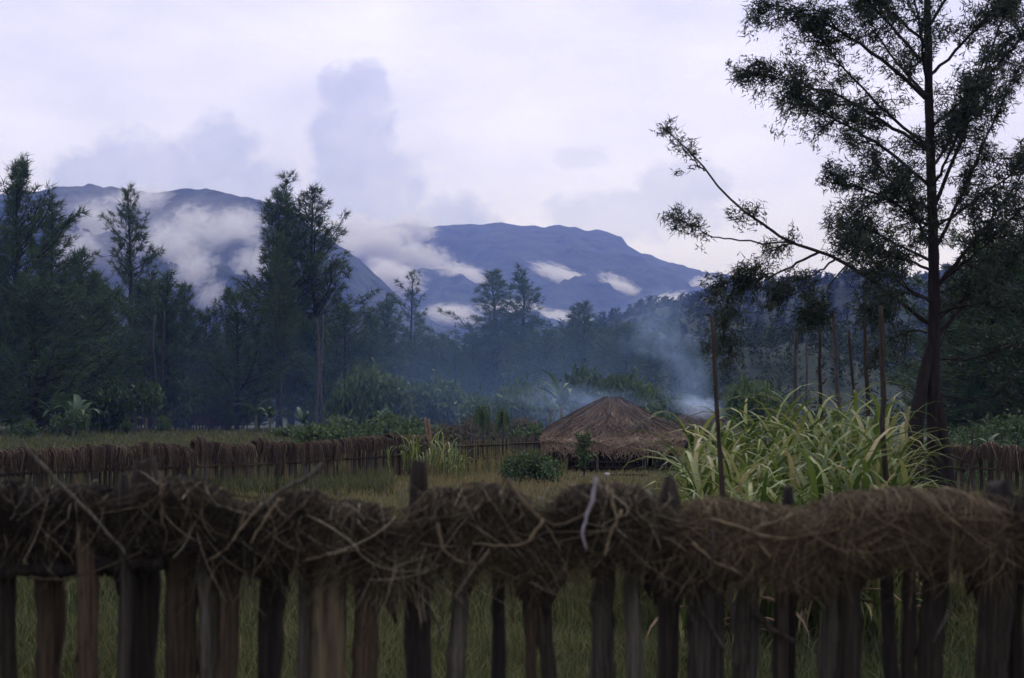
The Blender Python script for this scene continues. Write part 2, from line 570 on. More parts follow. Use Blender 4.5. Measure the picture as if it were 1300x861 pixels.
class Mountain:
    def __init__(self, prof, d_front, d_ridge, d_back, rough, seed, pw=1.0, scale=180.0, canopy=0.0, canopy_scale=30.0):
        self.px = np.array([p[0] for p in prof], float)
        self.py = np.array([p[1] for p in prof], float)
        self.df, self.dr, self.db = d_front, d_ridge, d_back
        self.rough, self.seed, self.pw, self.scale = rough, seed, pw, scale
        self.canopy, self.cs = canopy, canopy_scale

    def height(self, x, y):
        u = x / self.dr * F + 650
        H = np.maximum(CAMZ + (HOR - np.interp(u, self.px, self.py)) / F * self.dr, 0)
        tf = np.clip((y - self.df) / (self.dr - self.df), 0, 1)
        tb = np.clip((self.db - y) / (self.db - self.dr), 0, 1)
        t = np.where(y <= self.dr, tf ** self.pw, tb)
        ridged = 1 - np.abs(2 * fbm(x / self.scale, y / (self.scale * 1.8), seed=self.seed, oct=5) - 1) * 2
        amp = self.rough * np.sin(np.clip(t, 0, 1) * math.pi) ** 0.7
        h = H * t + amp * (ridged - 0.5)
        if self.canopy:
            h = h + self.canopy * (fbm(x / self.cs, y / self.cs, seed=self.seed + 40, oct=3) - 0.5) * np.clip(t * 4, 0, 1)
        return h - 1.5

    def build(self, name, m, nx, ny, x0, x1, tintf=None):
        us = np.linspace(x0, x1, nx)
        ys = np.concatenate([np.linspace(self.df, self.dr, int(ny * .8)), np.linspace(self.dr, self.db, ny - int(ny * .8) + 1)[1:]])
        Yg = np.repeat(ys[:, None], nx, 1)
        Xg = np.repeat(((us - 650) / F * self.dr)[None], ny, 0)
        Zg = self.height(Xg, Yg)
        i = (np.arange(ny - 1)[:, None] * nx + np.arange(nx - 1)[None])
        q = np.stack([i, i + 1, i + nx + 1, i + nx], -1).reshape(-1, 4)
        mb = MB()
        mb.add(np.stack([Xg, Yg, Zg], -1), q, 0.35 if tintf is None else tintf(Xg, Yg).ravel())
        return mb.build(name, m, smooth=True)

    def hit(self, px, py):
        d = np.linspace(self.df, self.dr, 400)
        x = (px - 650) / F * d
        z = CAMZ + (HOR - py) / F * d
        h = self.height(x, d)
        k = np.argmax(h >= z)
        return d[k] if h[k] >= z[k] else self.dr


mtn_left = Mountain([(-700, 330), (-300, 290), (-100, 262), (0, 250), (60, 240), (100, 234), (140, 238), (200, 243), (250, 239),
                     (290, 246), (330, 252), (380, 275), (430, 312), (480, 352), (560, 420), (650, 480), (700, 505)],
                    1250, 2200, 2900, 75, 11, 0.9, 170, 12, 26)
mtn_mid = Mountain([(150, 420), (300, 380), (420, 330), (470, 292), (510, 283), (545, 288), (575, 285), (640, 283), (690, 288),
                    (710, 285), (740, 291), (770, 292), (788, 299), (797, 311), (812, 319), (838, 329), (880, 342), (920, 348), (970, 372),
                    (1060, 410), (1250, 470)], 2300, 4000, 5200, 62, 23, 0.8, 260, 13, 30)
hill_right = Mountain([(560, 500), (640, 470), (700, 440), (760, 418), (800, 406), (840, 394), (880, 386), (920, 376), (970, 369),
                       (1010, 366), (1060, 364), (1110, 361), (1170, 346), (1250, 328), (1350, 310), (1500, 290), (1900, 300)],
                      120, 950, 1300, 26, 37, 0.95, 130, 5, 14)
hill_wood = Mountain([(-500, 430), (-200, 435), (100, 440), (300, 445), (430, 450), (560, 452), (640, 455), (720, 458), (790, 462), (850, 480), (900, 515)],
                     230, 430, 620, 5, 51, 0.9, 60)


def patchmask(x, y):
    """garden clearings on the right hill"""
    u = x / y * F + 650
    r = 0
    for (pu, pd, ru, rd, a) in [(965, 500, 60, 26, .55), (1015, 430, 50, 14, .6), (935, 400, 34, 12, .45), (900, 620, 40, 20, .35), (1060, 620, 60, 22, .35), (1240, 500, 50, 40, .3)]:
        q = ((u - pu) / ru) ** 2 + ((y - pd) / rd) ** 2 + 1.2 * (fbm(x / 14, y / 14, seed=5) - .5)
        r = np.maximum(r, a * np.clip(1.6 - 1.6 * q, 0, 1))
    return r


tag(mtn_mid.build('mountain', M_mtn, 520, 150, 150, 1250), 'long flat-topped blue mountain beyond the valley', 'mountain', kind='structure')
tag(mtn_left.build('mountain', M_mtn, 520, 150, -500, 700), 'broad forested mountain wrapped in mist behind the tall casuarinas', 'mountain', kind='structure')
tag(hill_right.build('hill', M_hill, 420, 200, 560, 1900, lambda x, y: 0.2 + 0.6 * patchmask(x, y)), 'dark green hillside with garden clearings behind the bare poles', 'hill', kind='structure')
tag(hill_wood.build('hill', M_hill, 160, 60, -500, 900), 'low wooded rise closing the valley behind the tree line', 'hill', kind='structure')


def far_wood(name, mt, n, u0, u1, d0, d1, hmin, hmax, label, keep=None, kk=64):
    u = rs.uniform(u0, u1, n)
    d = rs.uniform(d0 ** .8, d1 ** .8, n) ** 1.25
    x = (u - 650) / F * d
    if keep is not None:
        k = keep(x, d)
        u, d, x = u[k], d[k], x[k]
    n = len(x)
    z = mt.height(x, d)
    H = rs.uniform(hmin, hmax, n)
    R = H * rs.uniform(0.16, 0.34, n)
    # each crown: a ragged spindle of leaf sprays
    K = kk
    t = rs.uniform(0.0, 1.0, (n, K)) ** 1.15
    rad = R[:, None] * (1.05 - t) ** 0.8 * rs.uniform(0.35, 1.1, (n, K)) * np.minimum(1, .5 + t * 3)
    az = rs.uniform(0, 6.28, (n, K))
    base = np.stack([x[:, None] + rad * np.cos(az), d[:, None] + rad * np.sin(az), z[:, None] + H[:, None] * (t * .95 + .02)], -1)
    dr = np.stack([np.cos(az), np.sin(az), rs.uniform(-.1, 1.0, (n, K))], -1) + rs.normal(0, .35, (n, K, 3))
    sz = np.minimum(np.clip(d * .0030, .45, 1.8), H * .3)
    mb = MB()
    mb.needles(base.reshape(-1, 3), dr.reshape(-1, 3), (sz[:, None] * rs.uniform(.7, 1.4, (n, K))).ravel(), (sz[:, None] * rs.uniform(.25, .5, (n, K))).ravel(),
               np.clip(np.repeat(rs.uniform(0, .7, n), K) + rs.uniform(0, .3, n * K), 0, 1))
    tag(mb.build(name, M_far_tree), label, 'wood', kind='stuff')


far_wood('hillside_wood', hill_right, 4200, 640, 1450, 130, 980, 2.0, 6.0, 'far trees covering the hillside behind the bare poles', kk=90, keep=
         lambda x, y: (fbm(x / 45, y / 45, seed=71) + 0.25 * (y / 950) > 0.40) & (patchmask(x, y) < 0.15))
far_wood('hillside_scrub', hill_right, 4500, 700, 1400, 126, 700, 0.5, 1.4, 'low scrub spread over the hillside gardens behind the bare poles', kk=26)
far_wood('valley_wood', hill_wood, 2200, -400, 900, 235, 450, 4, 9.5, 'far wood massed on the low rise behind the tree line', kk=80)


# ------------------------------------------------------------------ trees
def nrm(a):
    return a / (np.linalg.norm(a, axis=-1, keepdims=True) + 1e-9)


def casuarina_meshes(seed, H, R, nb=85, base=0.12, shape=0.75, tufts=7.0, k=9, nl=(0.35, 0.80), nw=(0.035, 0.08), lift=(0.15, 1.2), trunk_r=None,
                     gap=0.0, lean=0.0):
    r = np.random.RandomState(seed)
    tr = trunk_r or H * 0.011 + 0.05
    wood, leaf = MB(), MB()
    zs = np.linspace(0, H * 0.98, 12)
    wob = np.cumsum(r.normal(0, H * 0.004, (12, 2)), axis=0)
    wob[:, 0] += lean * (zs / H) ** 1.5 * H
    wob -= wob[0]
    tp = np.column_stack([wob, zs])
    wood.tube(tp, tr * (1 - zs / (H * 1.0)) ** 0.8 + 0.015, 7)
    az0 = r.uniform(0, 6.28)
    bs, ds, tn = [], [], []
    for i in range(nb):
        t = base + (1 - base) * ((i + r.uniform(0, 1)) / nb) ** 1.2
        t = min(t, 0.985)
        az = az0 + i * 2.4 + r.normal(0, 0.3)
        clump = 0.35 + 1.3 * float(vnoise(np.array([math.cos(az) * 1.3 + 5]), np.array([math.sin(az) * 1.3 + 5]), np.array([t * 6]), seed))
        if r.uniform() < gap:
            continue
        env = (1 - t) ** (shape + 0.22) * (0.55 + 0.45 * min(1, (t - base + 0.08) / 0.25)) + 0.10
        Lb = 1.12 * R * env * clump * r.uniform(0.7, 1.25)
        el = lift[0] + (lift[1] * 0.74 - lift[0]) * t + r.normal(0, 0.16)
        o = np.array([np.interp(t * H, zs, tp[:, 0]), np.interp(t * H, zs, tp[:, 1]), t * H])
        s = np.linspace(0, 1, 6)
        hd = np.array([math.cos(az), math.sin(az), 0])
        path = o + hd * (Lb * s * math.cos(el))[:, None] + np.array([0, 0, 1]) * (Lb * (s * math.sin(el) + 0.24 * s ** 2))[:, None]
        path[1:] += r.normal(0, 0.03 * Lb, (5, 3))
        wood.tube(path, (0.012 + 0.018 * Lb) * (1 - 0.85 * s), 3, cap=False)
        m = max(4, int(.82 * tufts * Lb))
        q = r.uniform(0.18, 1.0, m) ** 0.8
        pts = np.stack([np.interp(q, s, path[:, c]) for c in range(3)], 1)
        spread = (0.07 + 0.13 * Lb * (1.05 - q) * (q > .15))[:, None]
        offs = r.normal(0, 1, (m, 3)) * spread * np.array([1, 1, 0.6])
        tufts_p = pts + offs
        bd = hd * math.cos(el) + np.array([0, 0, math.sin(el) + 0.25])
        for _ in range(1):
            base_p = np.repeat(tufts_p, k, 0) + r.normal(0, 0.07, (m * k, 3))
            dd = bd * 0.75 + np.repeat(nrm(offs) * 0.5, k, 0) + r.normal(0, 0.55, (m * k, 3))
            dd[:, 2] -= 0.12
            bs.append(base_p)
            ds.append(dd)
            tn.append(np.repeat(r.uniform(0, 1, m), k) * 0.6 + r.uniform(0, 0.4, m * k))
    bs, ds, tn = np.concatenate(bs), np.concatenate(ds), np.concatenate(tn)
    n = len(bs)
    leaf.needles(bs, ds, r.uniform(nl[0], nl[1], n), r.uniform(nw[0], nw[1], n), tn)
    return wood, leaf


tree_cache = {}


def back(px, d):
    """the tree line beyond the open field stands farther off"""
    return d * 1.32 if px < 300 and d > 75 else (d * 1.2 if px < 440 and d > 75 else d)



def place_tree(px, ytop, d, variant, label, group, wscale=1.0, name='casuarina_tree', pale=False, **kw):
    d = back(px, d)
    H = CAMZ + (HOR - ytop) / F * d
    key = (variant, pale)
    if key not in tree_cache:
        wd, lf = casuarina_meshes(variant, **kw)
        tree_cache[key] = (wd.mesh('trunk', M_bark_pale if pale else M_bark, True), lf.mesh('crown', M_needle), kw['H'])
    me_w, me_l, H0 = tree_cache[key]
    s = H / H0
    root = empty(name, (X(px, d), d, float(gz(d)) - 0.08), rs.uniform(0, 6.28))
    root.scale = (s * wscale, s * wscale, s)
    inst('trunk', me_w, root)
    inst('crown', me_l, root)
    tag(root, label, 'tree', group)
    return root


GT = 'casuarina trees of the tree line behind the gardens'
# tall leading trees
tall = dict(H=19, R=4.2, nb=105, base=0.10, shape=0.62, tufts=9, lift=(0.25, 1.25))
place_tree(18, 212, 92, 101, 'tall dark casuarina with several spiky tips above the mist at the edge of the field', GT, 1.0, H=19, R=4.4, nb=110, base=0.1, shape=0.55, tufts=9, lift=(0.35, 1.35))
place_tree(70, 262, 96, 102, 'dark bushy casuarina growing against the tall spiky-topped one', GT, 1.0, H=17, R=4.2, nb=105, base=0.08, shape=0.6, tufts=9, lift=(0.3, 1.2))
place_tree(166, 240, 124, 103, 'casuarina with a bare open top of upswept branches before the misty mountain', GT, 0.9, H=20, R=4.0, nb=90, base=0.14, shape=0.6, tufts=8, lift=(0.3, 1.1))
place_tree(354, 252, 138, 104, 'tall dense casuarina of the high trio rising over the pale trunk', GT, 1.1, H=24, R=5.0, nb=120, base=0.14, shape=0.5, tufts=8, lift=(0.25, 1.2))
place_tree(370, 220, 142, 105, 'tallest slender casuarina with thin open tip in the high trio', GT, 1.15, H=26, R=4.2, nb=110, base=0.2, shape=0.6, tufts=7, lift=(0.3, 1.2), gap=0.12)
place_tree(402, 240, 140, 106, 'broad tall casuarina of the high trio with ragged layered side', GT, 1.2, H=24, R=5.4, nb=125, base=0.12, shape=0.5, tufts=8, lift=(0.2, 1.15))
place_tree(358, 300, 120, 107, 'thin casuarina with long pale bare trunk standing before the high trio', GT, 0.7, pale=True, H=18, R=3.6, nb=60, base=0.36, shape=0.4, tufts=8, lift=(0.5, 1.1), trunk_r=.15)
place_tree(521, 345, 175, 108, 'sparse see-through casuarina with separate horizontal branches against the blue mountain', GT, 1.0, H=19, R=4.6, nb=46, base=0.25, shape=0.5, tufts=7, lift=(0.1, 0.8))
place_tree(628, 345, 168, 109, 'pointed conical casuarina, broader of the close pair behind the smoke', GT, 1.6, H=19, R=4.8, nb=115, base=0.06, shape=0.8, tufts=9, lift=(0.15, 1.0))
place_tree(662, 342, 172, 110, 'pointed conical casuarina, slimmer of the close pair behind the smoke', GT, 1.35, H=19, R=4.2, nb=105, base=0.06, shape=0.85, tufts=9, lift=(0.2, 1.0))
place_tree(742, 386, 165, 111, 'small pointed casuarina standing alone behind the hut roof', GT, 1.4, H=15, R=4.0, nb=95, base=0.06, shape=0.75, tufts=9, lift=(0.2, 1.1))
# fillers, sharing a few meshes
FILL = [dict(H=14, R=3.8, nb=95, base=0.05, shape=0.5, tufts=9, lift=(0.2, 1.1)), dict(H=14, R=4.3, nb=100, base=0.05, shape=0.4, tufts=8, lift=(0.15, 1.0)),
        dict(H=14, R=3.4, nb=90, base=0.06, shape=0.7, tufts=9, lift=(0.3, 1.2))]
fillers = [
    (-30, 300, 100, 0, 1.3, 'dark casuarina at the very end of the tree line past the spiky-topped one'),
    (45, 345, 88, 1, 1.2, 'low dark casuarina at the foot of the spiky-topped tree'),
    (105, 310, 104, 0, 1.2, 'round-shouldered dark casuarina between the spiky-topped and the open-topped trees'),
    (130, 345, 110, 2, 1.25, 'short dark casuarina tucked under the open-topped tree'),
    (190, 350, 118, 1, 1.1, 'dense dark casuarina close under the open-topped tree, behind the fronded banana'),
    (212, 335, 112, 2, 1.1, 'dark narrow casuarina between the open-topped tree and the high trio'),
    (232, 352, 122, 0, 1.0, 'twin-lobed casuarina between the open-topped tree and the high trio'),
    (262, 385, 126, 1, 1.1, 'low dark casuarina below the mist gap'),
    (302, 362, 120, 1, 1.15, 'rounded green casuarina beside the high trio'),
    (328, 400, 126, 0, 1.0, 'low casuarina at the foot of the high trio'),
    (388, 410, 134, 1, 1.2, 'dark casuarina filling the base of the high trio'),
    (440, 392, 148, 0, 1.0, 'casuarina shoulder just past the high trio'),
    (470, 396, 152, 2, 1.0, 'casuarina beside the sparse see-through tree'),
    (492, 385, 158, 2, 0.95, 'narrow pointed casuarina next to the sparse see-through tree'),
    (548, 432, 160, 1, 1.1, 'low bluish casuarina past the sparse see-through tree'),
    (578, 436, 158, 2, 0.9, 'narrow dark casuarina in front of the close conical pair'),
    (602, 428, 165, 0, 1.0, 'bluish casuarina leaning on the broader conical tree'),
    (692, 425, 160, 1, 1.1, 'bluish casuarina at the side of the slimmer conical tree'),
    (715, 450, 150, 0, 1.1, 'low smoky casuarina behind the banana clump'),
    (768, 430, 160, 0, 1.1, 'smoky casuarina behind the hut peak'),
    (795, 418, 150, 1, 1.0, 'broad rounded casuarina in the smoke beside the hut peak'),
    (828, 425, 158, 2, 1.1, 'pale smoky casuarina with fuzzy top beside the smoke plume'),
    (852, 412, 162, 0, 1.0, 'fuzzy pale casuarina behind the smoke plume'),
    (878, 440, 160, 2, 1.0, 'small casuarina rising from the smoke plume'),
]
for (px, yt, d, vr, ws, lb) in fillers:
    place_tree(px, yt + (14 if px < 330 else 0), d, 200 + vr, lb, GT, ws * (.95 if px < 400 else 1.25), **FILL[vr])
# dark trees at the far right behind the big casuarina
GR = 'dark casuarinas behind the big leaning-limbed tree'
place_tree(1262, 318, 62, 301, 'heavy dark casuarina with low spreading boughs behind the big tree', GR, 1.2, H=9.5, R=3.2, nb=110, base=0.12, shape=0.3, tufts=15, nl=(.2, .45), nw=(.03, .06), lift=(0.0, 0.8))
place_tree(1225, 390, 75, 302, 'smaller dark casuarina close behind the big trunk', GR, 1.1, H=8, R=2.6, nb=90, base=0.08, shape=0.4, tufts=15, nl=(.2, .45), nw=(.03, .06), lift=(0.1, 0.9))
place_tree(1330, 300, 58, 303, 'dark casuarina beyond the thatched fence with drooping side boughs', GR, 1.2, H=10, R=3.4, nb=110, base=0.1, shape=0.3, tufts=15, nl=(.2, .45), nw=(.03, .06), lift=(0.0, 0.8))


# ---- the big casuarina beside the cane
def big_tree():
    D = 19.0
    r = np.random.RandomState(5)
    root_p = np.array([X(1187, D), D, 0.0])
    root = empty('large_casuarina_tree', root_p)
    tag(root, 'large dark casuarina with long bare limb reaching over the hut side', 'tree')

    def pt(px, py, dd=0.0):
        return P(px, py, D + dd) - root_p
    wood, leaf = MB(), MB()

    def smooth_path(ctrl, n):
        c = np.asarray(ctrl, float)
        t = np.linspace(0, 1, len(c))
        tt = np.linspace(0, 1, n)
        # Catmull-Rom
        out = []
        for a in tt:
            f = a * (len(c) - 1)
            i = min(int(f), len(c) - 2)
            u = f - i
            p0, p1, p2, p3 = c[max(i - 1, 0)], c[i], c[i + 1], c[min(i + 2, len(c) - 1)]
            out.append(0.5 * ((2 * p1) + (-p0 + p2) * u + (2 * p0 - 5 * p1 + 4 * p2 - p3) * u * u + (-p0 + 3 * p1 - 3 * p2 + p3) * u ** 3))
        return np.array(out)
    trunk = smooth_path([np.array([0, 0, -0.15]), pt(1188, 640), pt(1187, 560), pt(1185, 470), pt(1186, 380), pt(1184, 280), pt(1180, 150), pt(1177, 0),
                         pt(1172, -150), pt(1170, -330)], 60)
    zz = trunk[:, 2]
    rad = np.interp(zz, [-.2, 0.2, 0.6, 1.4, 2.6, 4, 6, 8, 11.5], [.34, .25, .18, .125, .092, .074, .058, .042, .012])
    th = np.arange(14) * 2 * math.pi / 14
    tv = trunk[:, None] + rad[:, None, None] * (1 + 0.16 * np.sin(th * 3 + 1.0 + zz[:, None] * .4) * np.exp(-np.maximum(zz, 0)[:, None] / 1.2)
                                               + 0.06 * r.normal(size=(60, 14)))[..., None] * np.stack([np.cos(th), np.sin(th), 0 * th], -1)[None]
    i = np.arange(59)[:, None] * 14
    j = np.arange(14)[None]
    kk = (j + 1) % 14
    wood.add(tv, np.stack([i + j, i + kk, i + 14 + kk, i + 14 + j], -1).reshape(-1, 4))
    # second stem leaning into the trunk, and a propping root
    wood.tube(smooth_path([pt(1163, 690, -.2), pt(1162, 600, -.15), pt(1163, 540, -.12), pt(1172, 480, -.08), pt(1184, 430, 0)], 16), np.linspace(.14, .06, 16), 9)
    wood.tube(smooth_path([pt(1224, 690, -.4), pt(1208, 610, -.25), pt(1197, 540, -.1), pt(1190, 490, 0)], 12), np.linspace(.06, .05, 12), 7)

    tuft_p, tuft_d = [], []

    def twig(o, dr, Lg, rad0, ntuft):
        s = np.linspace(0, 1, 5)
        p = o + dr * (Lg * s)[:, None] + np.array([0, 0, -1.0]) * (0.34 * Lg * s ** 2)[:, None] + r.normal(0, 0.02 * Lg, (5, 3)) * s[:, None]
        wood.tube(p, rad0 * (1 - .8 * s) + .002, 4, cap=False)
        q = r.uniform(0.2, 1.0, ntuft)
        pts = np.stack([np.interp(q, s, p[:, c]) for c in range(3)], 1) + r.normal(0, 0.07, (ntuft, 3))
        tuft_p.append(pts)
        tuft_d.append(np.repeat((dr * 0.7 + np.array([0, 0, -0.15]))[None], ntuft, 0))

    def limb(ctrl, r0, start, dens, Lt=(0.35, 0.85), tuft=(6, 13), up=0.25):
        p = smooth_path(ctrl, 18)
        ss = np.linspace(0, 1, 18)
        p[1:-1] += r.normal(0, 0.009, (16, 3))
        wood.tube(p, r0 * .56 * (1 - .85 * ss) + .004, 6, cap=False)
        Ltot = np.linalg.norm(np.diff(p, axis=0), axis=1).sum()
        m = int(1.08 * dens * Ltot * (1 - start))
        for a in np.sort(r.uniform(start, 1.0, m)):
            o = np.array([np.interp(a, ss, p[:, c]) for c in range(3)])
            a2 = min(a + 0.06, 1)
            tg = nrm(np.array([np.interp(a2, ss, p[:, c]) for c in range(3)]) - np.array([np.interp(max(a - .06, 0), ss, p[:, c]) for c in range(3)]))
            dr = nrm(tg * 0.8 + r.normal(0, 0.6, 3) + np.array([0, 0, up]))
            twig(o, dr, 1.25 * r.uniform(*Lt) * (1.15 - 0.6 * a), 0.007, r.randint(*tuft))

    # named limbs on the open side
    limb([pt(1187, 415), pt(1160, 398), pt(1120, 365), pt(1075, 335), pt(1035, 318), pt(1000, 306), pt(965, 283), pt(930, 255), pt(900, 222), pt(868, 185), pt(842, 163)], 0.05, 0.9, 12, (0.15, 0.3), (3, 6))
    limb([pt(895, 217), pt(882, 205), pt(868, 190)], 0.012, 0.0, 9, (.12, .26), (3, 6))
    limb([pt(985, 296), pt(960, 280), pt(945, 262, -.2)], 0.02, 0.35, 12, (.15, .3), (4, 8))
    limb([pt(1005, 308), pt(975, 308, -.2), pt(930, 303, -.3), pt(905, 300, -.3), pt(880, 286, -.3), pt(848, 272, -.3)], 0.018, 0.62, 14, (.12, .3), (4, 7))
    limb([pt(1008, 308), pt(995, 312, .2), pt(975, 318, .3)], 0.015, 0.3, 14, (.15, .3), (4, 8))
    limb([pt(1040, 320), pt(1010, 335, -.2), pt(975, 352, -.3), pt(940, 352, -.4), pt(912, 362, -.4)], 0.028, 0.35, 16, (.2, .42), (7, 12), up=-0.2)
    limb([pt(940, 352, -.4), pt(925, 380, -.5), pt(918, 415, -.5), pt(925, 445, -.5)], 0.016, 0.15, 15, (.15, .34), (6, 11), up=-0.5)
    limb([pt(1060, 330), pt(1030, 350, -.3), pt(1000, 358, -.4), pt(985, 372, -.4)], 0.02, 0.4, 18, (.2, .4), (6, 11), up=-0.1)
    limb([pt(1075, 336), pt(1055, 360, -.4), pt(1040, 385, -.6), pt(1028, 398, -.6)], 0.014, 0.62, 34, (.15, .32), (7, 12), up=-0.1)
    limb([pt(1110, 358), pt(1085, 325, .3), pt(1075, 300, .4)], 0.02, 0.4, 14, (.2, .4), (5, 9))
    limb([pt(1183, 195), pt(1130, 160, .2), pt(1070, 125, .3), pt(1010, 105, .3), pt(960, 94, .3)], 0.045, 0.22, 15, (.3, .75), (8, 15))
    limb([pt(1183, 240), pt(1125, 190, -.3), pt(1060, 150, -.5), pt(1015, 125, -.6)], 0.04, 0.3, 15, (.3, .7), (8, 15))
    limb([pt(1182, 130), pt(1110, 70, -.2), pt(1040, 25, -.3), pt(975, 5, -.3)], 0.045, 0.35, 13, (.3, .7), (7, 13))
    limb([pt(1181, 90), pt(1120, 20, .3), pt(1060, -40, .4), pt(1010, -80, .5)], 0.04, 0.3, 13, (.3, .7), (7, 13))
    limb([pt(1184, 290), pt(1140, 260, -.3), pt(1095, 240, -.5), pt(1058, 232, -.6)], 0.035, 0.3, 16, (.25, .6), (7, 13))
    limb([pt(1185, 335), pt(1140, 310, .3), pt(1095, 290, .5), pt(1062, 280, .6)], 0.035, 0.3, 16, (.25, .6), (7, 13))
    limb([pt(1185, 345), pt(1150, 330, -.5), pt(1110, 320, -.9), pt(1078, 312, -1.1)], 0.03, 0.3, 15, (.25, .55), (7, 13))
    limb([pt(1186, 385), pt(1150, 372, -.4), pt(1118, 372, -.7), pt(1102, 392, -.8)], 0.028, 0.35, 17, (.2, .5), (7, 13), up=-.3)
    limb([pt(1187, 425), pt(1160, 420, .4), pt(1130, 432, .7), pt(1112, 450, .8)], 0.022, 0.4, 11, (.2, .45), (6, 11), up=-.3)
    # the side turned away, mostly beyond the frame
    limb([pt(1187, 430), pt(1225, 385, .2), pt(1270, 345, .3), pt(1320, 300, .3)], 0.05, 0.2, 14, (.3, .7), (7, 13))
    limb([pt(1186, 370), pt(1225, 320, -.3), pt(1265, 270, -.5), pt(1310, 200, -.6)], 0.05, 0.2, 13, (.3, .7), (7, 13))
    limb([pt(1185, 320), pt(1215, 260, .3), pt(1250, 180, .5), pt(1290, 90, .6)], 0.045, 0.25, 12, (.3, .7), (7, 13))
    limb([pt(1184, 270), pt(1215, 190, -.2), pt(1250, 90, -.3), pt(1280, 0, -.4)], 0.045, 0.3, 12, (.3, .7), (7, 13))
    limb([pt(1187, 455), pt(1230, 455, .3), pt(1280, 440, .4), pt(1330, 430, .5)], 0.03, 0.35, 13, (.3, .6), (7, 13), up=-.1)
    limb([pt(1187, 500), pt(1215, 505, -.1), pt(1245, 508, -.2), pt(1290, 490, -.3)], 0.02, 0.55, 12, (.2, .5), (6, 11))
    limb([pt(1187, 400), pt(1240, 385, -.5), pt(1290, 395, -.9), pt(1340, 380, -1.2)], 0.035, 0.25, 14, (.3, .6), (7, 13))
    # limbs all round
    for n in range(30):
        z = 3.3 + (11.0 - 3.3) * (n + r.uniform()) / 30
        az = n * 2.4 + 0.6
        Lb = np.interp(z, [3, 5, 8, 11], [1.7, 2.2, 2.3, 0.8]) * r.uniform(0.8, 1.15)
        dr = np.array([math.cos(az), math.sin(az), 0])
        if dr[0] < -0.5 and z < 5.6:
            Lb *= 0.55
        o = np.array([np.interp(z, zz, trunk[:, c]) for c in range(3)])
        el = np.interp(z, [3, 11], [0.45, 1.05])
        e = dr * math.cos(el) + np.array([0, 0, math.sin(el)])
        limb([o, o + e * Lb * .35, o + e * Lb * .7 + [0, 0, .08], o + e * Lb + [0, 0, .25]], 0.035, 0.22, 13, (.3, .65), (7, 13))
    tp = np.concatenate(tuft_p)
    td = np.concatenate(tuft_d)
    k = 12
    n = len(tp) * k
    b = np.repeat(tp, k, 0) + r.normal(0, 0.035, (n, 3))
    dd = np.repeat(td, k, 0) * 0.7 + r.normal(0, 0.7, (n, 3)) + np.array([0, 0, -0.25])
    leaf.needles(b, dd, r.uniform(0.05, 0.13, n), r.uniform(0.011, 0.023, n), np.repeat(r.uniform(0, .7, len(tp)), k) + r.uniform(0, .3, n))
    wood.build('trunk', M_bark, root, True)
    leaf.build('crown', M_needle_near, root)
    return n


n_big = big_tree()


# ------------------------------------------------------------------ shrubs, bananas, palms, cane
def leaf_cloud(seed, rx, rz, clumps, per, ll, lw, droop=0.3, stems=7):
    """bushy crown of separate leaves in uneven clumps over a fan of stems, standing on z = 0"""
    r = np.random.RandomState(seed)
    leaf, wood = MB(), MB()
    lobes = r.normal(0, 1, (8, 3)) * np.array([.42, .42, .22])
    lob_r = r.uniform(.30, .55, 8)
    li = r.randint(8, size=clumps)
    c = r.normal(size=(clumps, 3))
    c /= np.linalg.norm(c, axis=1, keepdims=True)
    c *= r.uniform(0.3, 1.0, (clumps, 1)) ** 0.6
    c = (lobes[li] + c * lob_r[li][:, None]) * np.array([rx, rx, rz * .62]) + np.array([0, 0, rz * .5])
    c[:, 2] = np.clip(c[:, 2], rz * .05, rz * 1.08)
    pts = np.repeat(c, per, 0) + r.normal(0, 1, (clumps * per, 3)) * np.array([rx, rx, rz * .6]) * 0.13
    pts[:, 2] = np.maximum(pts[:, 2], 0.03)
    n = len(pts)
    leaf.leaves(pts, r.uniform(ll * .7, ll * 1.2, n), r.uniform(lw * .7, lw * 1.2, n), np.repeat(r.uniform(0, .6, clumps), per) + r.uniform(0, .4, n), droop)
    for i in range(stems):
        e = c[i % clumps]
        s = np.linspace(0, 1, 5)[:, None]
        st = np.array([r.normal(0, rx * .08), r.normal(0, rx * .08), -0.05])
        p = st * (1 - s) + e * s + np.array([0, 0, rz * .12]) * np.sin(s * math.pi)
        wood.tube(p, np.linspace(0.035, 0.01, 5) * max(rx, .4), 5)
    return leaf, wood


def shrub(name, seed, px, ybase, d, rx, rz, label, group=None, clumps=40, per=22, ll=0.12, lw=0.06, m=None, cache={}):
    key = (seed, m.name if m else '')
    if key not in cache:
        lf, wd = leaf_cloud(seed, 1.0, 1.0, clumps, per, ll, lw)
        cache[key] = (lf.mesh('foliage', m or M_leaf), wd.mesh('stem', M_bark, True))
    root = empty(name, (X(px, d), d, float(gz(d))), rs.uniform(0, 6.28))
    root.scale = (rx, rx, rz)
    inst('foliage', cache[key][0], root)
    inst('stem', cache[key][1], root)
    tag(root, label, 'tree' if 'tree' in name else 'shrub', group)
    return root


# the yard shrub and the sapling in front of the hut
shrub('round_shrub', 11, 682, 615, 41.5, 0.74, 1.0, 'round leafy green shrub on the lawn before the hut', clumps=70, per=32, ll=0.15, lw=0.075)
shrub('round_shrub', 12, 656, 612, 42.6, 0.40, 0.95, 'small leafy shrub pressed against the round lawn shrub', clumps=45, per=26, ll=0.2, lw=0.09)


